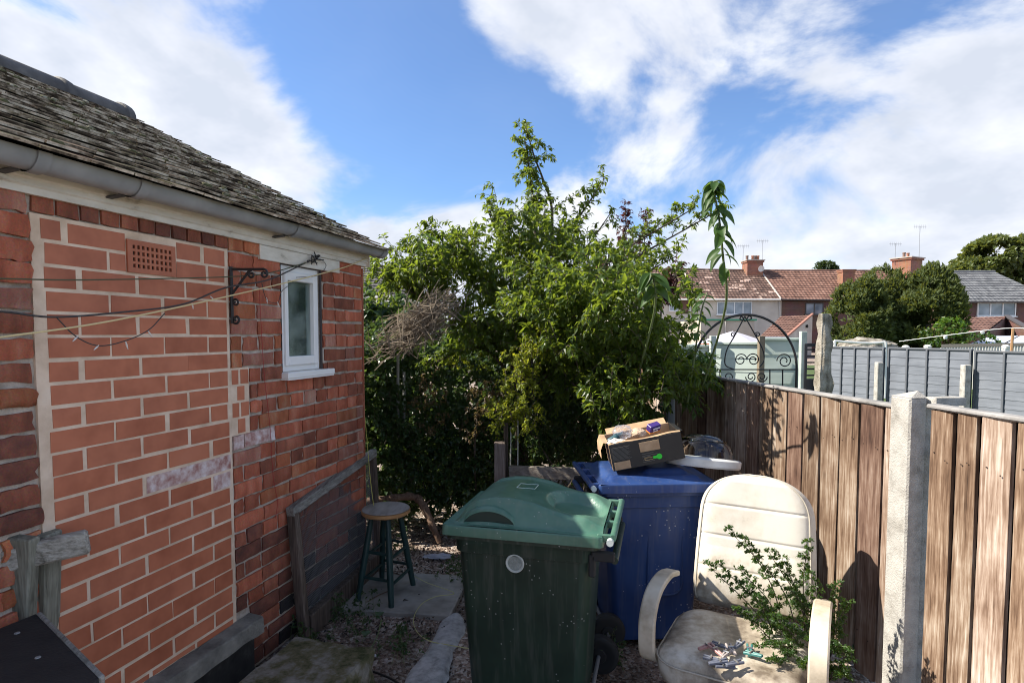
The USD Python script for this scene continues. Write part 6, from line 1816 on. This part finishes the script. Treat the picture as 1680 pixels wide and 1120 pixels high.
# --- hedge of ivy and bramble from the brick corner to the fence
hedge = thing('ivy_hedge', 'dark ivy and bramble thicket filling the space behind the stool', 'hedge', (-.4, 5.6, 0))
ch_ = Crown()
for (px, py), Y, rx1, ry1, rz1, n in (((640, 590), 5.5, .40, .3, .30, 90), ((620, 680), 5.4, .42, .3, .45, 130), ((700, 720), 5.5, .45, .35, .45, 130), ((780, 720), 5.5, .40, .35, .42, 110), ((650, 800), 5.5, .50, .3, .30, 70), ((760, 800), 5.5, .45, .3, .3, 60), ((720, 600), 5.7, .5, .3, .34, 90), ((850, 760), 5.5, .4, .3, .3, 60),
                                      ((930, 720), 5.2, .45, .35, .40, 110), ((980, 640), 5.2, .4, .3, .4, 80), ((900, 660), 5.4, .4, .3, .4, 80), ((1040, 700), 5.3, .3, .3, .35, 60), ((605, 585), 5.2, .26, .25, .20, 44), ((605, 640), 5.1, .26, .25, .34, 70), ((610, 740), 5.1, .30, .25, .34, 80), ((590, 830), 5.2, .34, .3, .3, 60), ((690, 800), 5.15, .5, .25, .28, 80), ((800, 800), 5.1, .4, .25, .28, 60), ((640, 700), 5.1, .3, .2, .4, 60), ((860, 600), 5.6, .5, .3, .5, 90)):
    c = at(px, py, Y)
    for _ in range(n):
        p = c + np.array([rx1, ry1, rz1]) * rand_unit(1, vr)[0] * vr.uniform(.1, 1) ** .5
        p[2] = max(p[2], .04)
        p[1] = max(p[1], 4.75)
        ch_.add(p, p + rand_unit(1, vr)[0] * .13, vr.integers(14, 24), .068, .052, .002, droop=.5)
for k in range(16):
    a_ = np.array([vr.uniform(-1., .9), vr.uniform(5.2, 5.9), 0.])
    b_ = a_ + (vr.normal(0, .3), vr.normal(-.1, .15), vr.uniform(.6, 1.5))
    part(hedge, 'stem', tube(spline([a_, (a_ + b_) / 2 + vr.normal(0, .08, 3), b_], 10), np.linspace(.011, .004, 10), 5), STEM)
ch_.build(hedge, IVY, STEM, big=60)
# a second line of growth closes the view behind
back_h = thing('back_hedge', 'tall green hedge behind the fruit tree closing off the garden', 'hedge', (0, 7.2, 0))
cb_ = Crown()
for k in range(2600):
    p = np.array([vr.uniform(-3.2, 1.7), 6.9 + vr.normal(0, .25), vr.uniform(.02, 1.0) ** 1.15 * 1.95])
    p[2] += .25 * math.sin(p[0] * 3.1) - .25 * (p[0] > 1.1)
    cb_.add(p, p + rand_unit(1, vr)[0] * .2, vr.integers(12, 18), .125, .085, .003)
part(back_h, 'stem', tube(spline([(0, 7.1, 0), (.1, 7.0, .8), (.05, 7.0, 1.7)], 8), np.linspace(.03, .01, 8), 6), STEM)
cb_.build(back_h, IVY, STEM)

# --- heap of dead twigs
tw = []
c0 = at(690, 530, 4.7)
for k in range(620):
    t = vr.normal(0, 1, 3) * (.095, .09, .11)
    p = c0 + t + np.array([.10 * t[2] / .12, 0, 0])
    d = unit(np.array([.5, .1, .6]) + vr.normal(0, .62, 3)) * vr.uniform(.05, .15)
    tw.append(tube(spline([p - d, p + vr.normal(0, .012, 3), p + d], 5), [.0020, .0042, .0016], 4, False))
twm = mat('dead_twig', {'g': ('geometry', {}), 'r': ('rgb_ramp', {'ramp': [(0, (.20, .16, .115)), (.5, (.52, .46, .37)), (1, (.76, .71, .62))]}), 'p': ('principled_bsdf', {'roughness': .9})}, [('g.random_per_island', 'r.fac'), ('r.color', 'p.base_color')])
single('dead_twigs', cat_(tw), twm, 'clump of bare dead twigs caught in the hedge top', 'dead twigs')

# --- purple leaved shoots behind the tree
for k, (x0, y0, x1, y1, Y, lab) in enumerate(((1022, 470, 1026, 342, 6.4, 'tall purple leaved shoot above the tree, left one'), (1045, 480, 1060, 352, 6.3, 'second purple leaved shoot leaning right above the tree'), (1075, 490, 1118, 445, 6.0, 'low purple leaved spray in front of the brown roof'), (1085, 500, 1100, 478, 6.0, 'short purple leaved spray under the brown roof'))):
    a_, b_ = at(x0, y0, Y), at(x1, y1, Y)
    t = thing('purple_shrub', lab, 'shrub', a_ * (1, 1, 0), 'purple leaved shrub behind the tree')
    cp = Crown()
    c = spline([a_ * (1, 1, 0), a_, (a_ + b_) / 2 + (.02, 0, .02), b_], 16)
    part(t, 'stem', tube(c, np.linspace(.012, .003, 16), 5), STEM)
    for q in range(22):
        p = a_ + (b_ - a_) * q / 21
        for _ in range(2):
            cp.add(p, p + rand_unit(1, vr)[0] * .09 + (0, 0, .04), 9, .075, .03, .002)
    cp.build(t, PURPLE, STEM)


# --- long leaved shoots near the camera, each blade its own piece
def shoot(name, label, pts, leaves_, L, W, r=.0085, group=None):
    c = spline(pts, 40)
    t = thing(name, label, 'plant', c[0] * (1, 1, 0), group)
    part(t, 'stem', tube(c, np.linspace(r, r * .45, 40), 6), GSTEM, smooth=True)
    for q, side, down, sc in leaves_:
        i = int(q * 38); p = c[i]; ax = unit(c[i + 1] - c[i])
        d = np.array([side, vr.normal(-.15, .3), -down * .75])
        part(t, 'leaf', big_leaf(p + vr.normal(0, .004, 3), d, np.array([side * .5, -.55, .75]) + vr.normal(0, .25, 3), L * sc * vr.uniform(.85, 1.1), W * sc * vr.uniform(.85, 1.15), vr.uniform(.35, .75)), FRESH, smooth=True)


sh = [at(1150, 640, 4.3), at(1176, 560, 3.9), at(1192, 490, 3.5), at(1186, 420, 3.3), at(1180, 360, 3.3), at(1172, 318, 3.3), at(1170, 300, 3.3), at(1178, 297, 3.28)]
lv = []
for k in range(38):
    q = .40 + .59 * k / 37
    s_ = (1 if k % 2 else -1) * vr.uniform(.2, 1) + (.25 if q < .8 else -.1)
    lv.append((q, s_, vr.uniform(.35, 1.3), 1.0 if q < .85 else .8))
shoot('leafy_shoot', 'tall upright shoot with drooping large leaves in front of the brown roofs', sh, lv, .122, .050)
sh = [at(1040, 640, 4.4), at(1062, 560, 3.8), at(1075, 500, 3.45), at(1072, 458, 3.4), at(1066, 447, 3.4)]
lv = [(.62 + .38 * k / 17, (1 if k % 2 else -1) * vr.uniform(.3, 1), vr.uniform(.2, 1.1), 1.0) for k in range(18)]
shoot('leafy_shoot', 'bright green shoot with broad sunlit leaves at the right of the tree', sh, lv, .130, .055)
sh = [at(1128, 660, 4.2), at(1140, 580, 4.0), at(1150, 515, 3.9), at(1160, 480, 3.9)]
shoot('leafy_shoot', 'pale leaved shoot left of the iron arch', sh, [(.5 + .5 * k / 12, (1 if k % 2 else -1) * vr.uniform(.3, 1), vr.uniform(.2, 1.1), .75) for k in range(13)], .12, .05)
sh = [at(690, 470, 4.9), at(690, 420, 4.7), at(685, 395, 4.6), at(694, 383, 4.6), at(705, 392, 4.55)]
shoot('leafy_shoot', 'curling shoot above the left end of the tree', sh, [(.35 + .65 * k / 9, (1 if k % 2 else -1) * vr.uniform(.3, 1), vr.uniform(.2, 1.0), .7) for k in range(10)], .11, .038, .004)
# overhanging spray by the fence, which shades the boards
sp = thing('overhanging_branch', 'leafy branch hanging over the brown fence below the iron arch', 'branch', at(1100, 625, 4.6))
co = Crown()
for (px, py), (qx, qy), Y, Y2 in (((1040, 600), (1160, 625), 4.7, 4.5), ((1050, 640), (1130, 655), 4.6, 4.3), ((1090, 600), (1165, 605), 4.7, 4.5), ((1010, 650), (1060, 690), 4.6, 4.4), ((990, 660), (1020, 700), 4.5, 4.4)):
    a_, b_ = at(px, py, Y), at(qx, qy, Y2)
    c = spline([a_, (a_ + b_) / 2 + (0, 0, .05), b_], 14)
    part(sp, 'limb', tube(c, np.linspace(.008, .003, 14), 5), STEM)
    for q in range(14):
        for _ in range(2):
            p = c[q]; co.add(p, p + rand_unit(1, vr)[0] * .12 + (.02, -.03, -.02), 12, .10, .036, .002, droop=.7)
co.build(sp, leaf_mat('peach_leaf', (.045, .10, .022), (.085, .18, .035), (.18, .28, .07), .45, .3), STEM, big=120)

# --- weed by the chair: thin branching stems with small jagged leaves
wd_ = thing('weed', 'straggly green weed with small jagged leaves growing over the cream chair', 'weed', (1.27, 2.5, 0))
base = np.array([1.33, 2.64, 0.0])
cw_ = Crown()
tips = [((1195, 868), 2.42), ((1180, 925), 2.40), ((1215, 935), 2.45), ((1222, 885), 2.44), ((1262, 905), 2.48), ((1283, 915), 2.46), ((1325, 890), 2.50), ((1330, 940), 2.42), ((1392, 988), 2.38), ((1372, 960), 2.4), ((1240, 980), 2.36), ((1270, 1010), 2.3), ((1300, 970), 2.42), ((1340, 1000), 2.36), ((1210, 1000), 2.36), ((1380, 1060), 2.3), ((1250, 1060), 2.25), ((1290, 1070), 2.25), ((1320, 1090), 2.2), ((1385, 1110), 2.25), ((1160, 925), 2.42), ((1222, 960), 2.40), ((1265, 1085), 2.2), ((1330, 1050), 2.25)]
for (px, py), Y in tips:
    e = at(px, py, Y * 1.05)
    m1 = base + (e - base) * .5 + np.array([.06 * (1 if e[0] > 1.15 else .6), .0, .10]) + vr.normal(0, .02, 3)
    c = spline([base + vr.normal(0, .03, 3) * (1, 1, 0), m1, e], 18)
    part(wd_, 'stem', tube(c, np.linspace(.0042, .0012, 18), 5), STEM, smooth=True)
    for q in range(6, 18):
        for sgn in (-1, 1):
            d = np.array([sgn * vr.uniform(.4, 1), vr.normal(0, .4), vr.uniform(-.1, .7)])
            ln = vr.uniform(.03, .085) * (1.15 - q / 22)
            cw_.add(c[q], c[q] + unit(d) * ln, vr.integers(16, 26), .024, .0105, .0011, droop=.05, spread=.7, sag=.004)
cw_.build(wd_, WEED, GSTEM, curl=.2)

# --- bramble and small weeds at the foot of the picture
br_ = thing('bramble', 'bramble runner with pale leaves on the dark soil at the bottom', 'bramble', on_ground(520, 1100))
c = spline([on_ground(470, 1118, .06), on_ground(515, 1112, .05), on_ground(560, 1106, .05), on_ground(596, 1080, .08), on_ground(618, 1045, .12), on_ground(626, 1015, .20)], 24)
part(br_, 'stem', tube(c, .003, 5), GSTEM, smooth=True)
PALEL = leaf_mat('bramble_leaf', (.07, .12, .06), (.12, .19, .10), (.19, .27, .16), .25)
for px, py in ((474, 1110), (514, 1095), (549, 1096), (600, 1042), (622, 1010), (560, 1090), (490, 1112)):
    q = on_ground(px, py, .08)
    for a in (-.9, 0, .9):
        d = rotz(a) @ np.array([vr.normal(0, .3), 1., .5])
        part(br_, 'leaf', big_leaf(q, d, np.array([0, -.3, 1.]), .042, .026, .3, 5), PALEL, smooth=True)
sw = Crown()
for px, py in ((870, 905), (760, 940), (745, 955), (770, 960), (700, 850), (620, 930), (660, 905), (640, 870), (600, 800), (690, 790), (640, 770), (770, 790), (500, 1060), (530, 1075), (580, 1050), (560, 1020), (600, 1010), (645, 1065), (655, 1090), (450, 1040), (480, 1010), (455, 1000), (540, 1010), (1010, 1085), (1400, 1090)):
    g0_ = on_ground(px, py) if py > 700 else None
    for _ in range(7):
        p = g0_ + vr.normal(0, .05, 3) * (1, 1, 0)
        sw.add(p, p + (vr.normal(0, .05), vr.normal(0, .05), vr.uniform(.05, .16)), 10, .04, .02, .0012)
wg = thing('ground_weeds', 'small green weeds scattered over the shaded soil', 'weeds', (-.5, 4.4, 0), kind='stuff')
sw.build(wg, IVY, GSTEM)


# --- trees and conifers beyond the fences
def blob_tree(name, label, cat, base, lumps, n, L, W, m, trunk=(0.2, 2.), spread=.9, up=.0):
    t = thing(name, label, cat, base)
    P, D, N = [], [], []
    for c, rad in lumps:
        k = int(n * np.prod(rad) ** (2 / 3))
        o = rand_unit(k, vr)
        r = vr.uniform(.55, 1.05, k) ** .5
        q = np.asarray(c) + o * np.asarray(rad) * r[:, None]
        clump = meshkit.fbm(q * (1.4 / max(L * 4, .25)), 3, 12)
        keep = clump > .46
        P.append(q[keep]); D.append((o * spread + vr.normal(0, .5, (k, 3)) + np.array([0, 0, up]))[keep]); N.append((o + vr.normal(0, .5, (k, 3)) + np.array([0, 0, .4]))[keep])
    P, D, N = np.vstack(P), np.vstack(D), np.vstack(N)
    Ls = L * vr.uniform(.6, 1.25, len(P))
    part(t, 'crown', leaves(P, D, N, Ls, Ls * W / L, .3, .2), m, kind='stuff')
    b = np.asarray(base, float)
    part(t, 'trunk', tube([b, b + ez * trunk[1]], [trunk[0], trunk[0] * .6], 8), STEM)
    return t


CONIF = leaf_mat('conifer_spray', (.055, .078, .018), (.145, .18, .042), (.29, .31, .075), .28, .7)
for lab, px, top, w_px, Y in (('short conifer at the left of the conifer group beside the stone post', 1390, 468, 74, 23.), ('broad conifer in the middle of the group in front of the chimney', 1450, 443, 128, 24.), ('tall dark conifer at the right of the group beside the grey roof', 1527, 440, 108, 22.5), ('small conifer between the left and middle ones', 1418, 462, 84, 22.6)):
    t_ = at(px, top, Y); R_ = w_px / FOCAL * Y / 2
    Hh = t_[2]
    lumps = [((t_[0], Y, Hh * .42), (R_ * 1.02, R_ * .8, Hh * .45)), ((t_[0] + .1, Y, Hh * .66), (R_ * .72, R_ * .6, Hh * .36)), ((t_[0] - R_ * .3, Y - .3, Hh * .6), (R_ * .5, R_ * .5, Hh * .3)), ((t_[0] + R_ * .35, Y - .3, Hh * .55), (R_ * .55, R_ * .5, Hh * .33))]
    lumps += [((t_[0] + dx * R_, Y - .1, Hh * hh), (R_ * .26, R_ * .26, Hh * .17)) for dx, hh in ((.05, .86), (-.42, .78), (.45, .80), (-.15, .84))]
    blob_tree('conifer', lab, 'conifer', (t_[0], Y, 0), lumps, 4200, .20, .075, CONIF, (.15, Hh * .5), 1.0, .7)
BIGT = leaf_mat('big_tree_leaf', (.07, .095, .022), (.15, .185, .04), (.26, .28, .08), .35)
bc_ = at(1640, 440, 70.)
lumps = [(bc_ + (0, 0, 0), (5., 3., 3.3)), (bc_ + (-3.6, -.5, -1.6), (3.2, 3., 2.4)), (bc_ + (3.2, 0, -1.0), (3.6, 3., 3.)), (bc_ + (-1.4, -1., 1.0), (3., 2.5, 2.4)), (bc_ + (1., -1.5, -2.6), (5., 2.5, 2.6)), (bc_ + (1.8, -1, 1.4), (2.6, 2., 2.2))]
blob_tree('broadleaf_tree', 'large rounded tree behind the grey roofed house at the right edge', 'tree', (bc_[0], 70., 0), lumps, 900, .55, .40, BIGT, (.4, bc_[2]), .8)
s_ = at(1353, 441, 75.)
blob_tree('broadleaf_tree', 'small bushy treetop just over the reddish roof ridge', 'tree', (s_[0], 75., 0), [(s_ + (0, 0, -.4), (1.7, 1.2, 1.2)), (s_ + (.2, 0, .0), (.9, .8, .9))], 900, .40, .26, leaf_mat('small_tree_leaf', (.02, .04, .012), (.05, .085, .02), (.10, .14, .04), .3), (.2, s_[2] - .5), .8)
s_ = at(1608, 556, 20.)
blob_tree('garden_shrub', 'green shrub under the washing line at the right', 'shrub', (s_[0], 20., 0), [(s_ + (0, 0, -.2), (.62, .4, .34)), (s_ + (-1.2, .5, .1), (.4, .3, .3))], 1500, .16, .10, leaf_mat('garden_leaf', (.03, .07, .012), (.07, .14, .02), (.14, .22, .03), .35), (.05, 1.), .8)
s_ = at(1560, 537, 20.5)
blob_tree('garden_shrub', 'bright green shrub at the foot of the right conifer', 'shrub', (s_[0], 20.5, 0), [(s_, (.5, .3, .32))], 1800, .15, .09, leaf_mat('bright_leaf', (.06, .13, .015), (.12, .22, .02), (.2, .3, .04), .4), (.04, 1.4), .8)
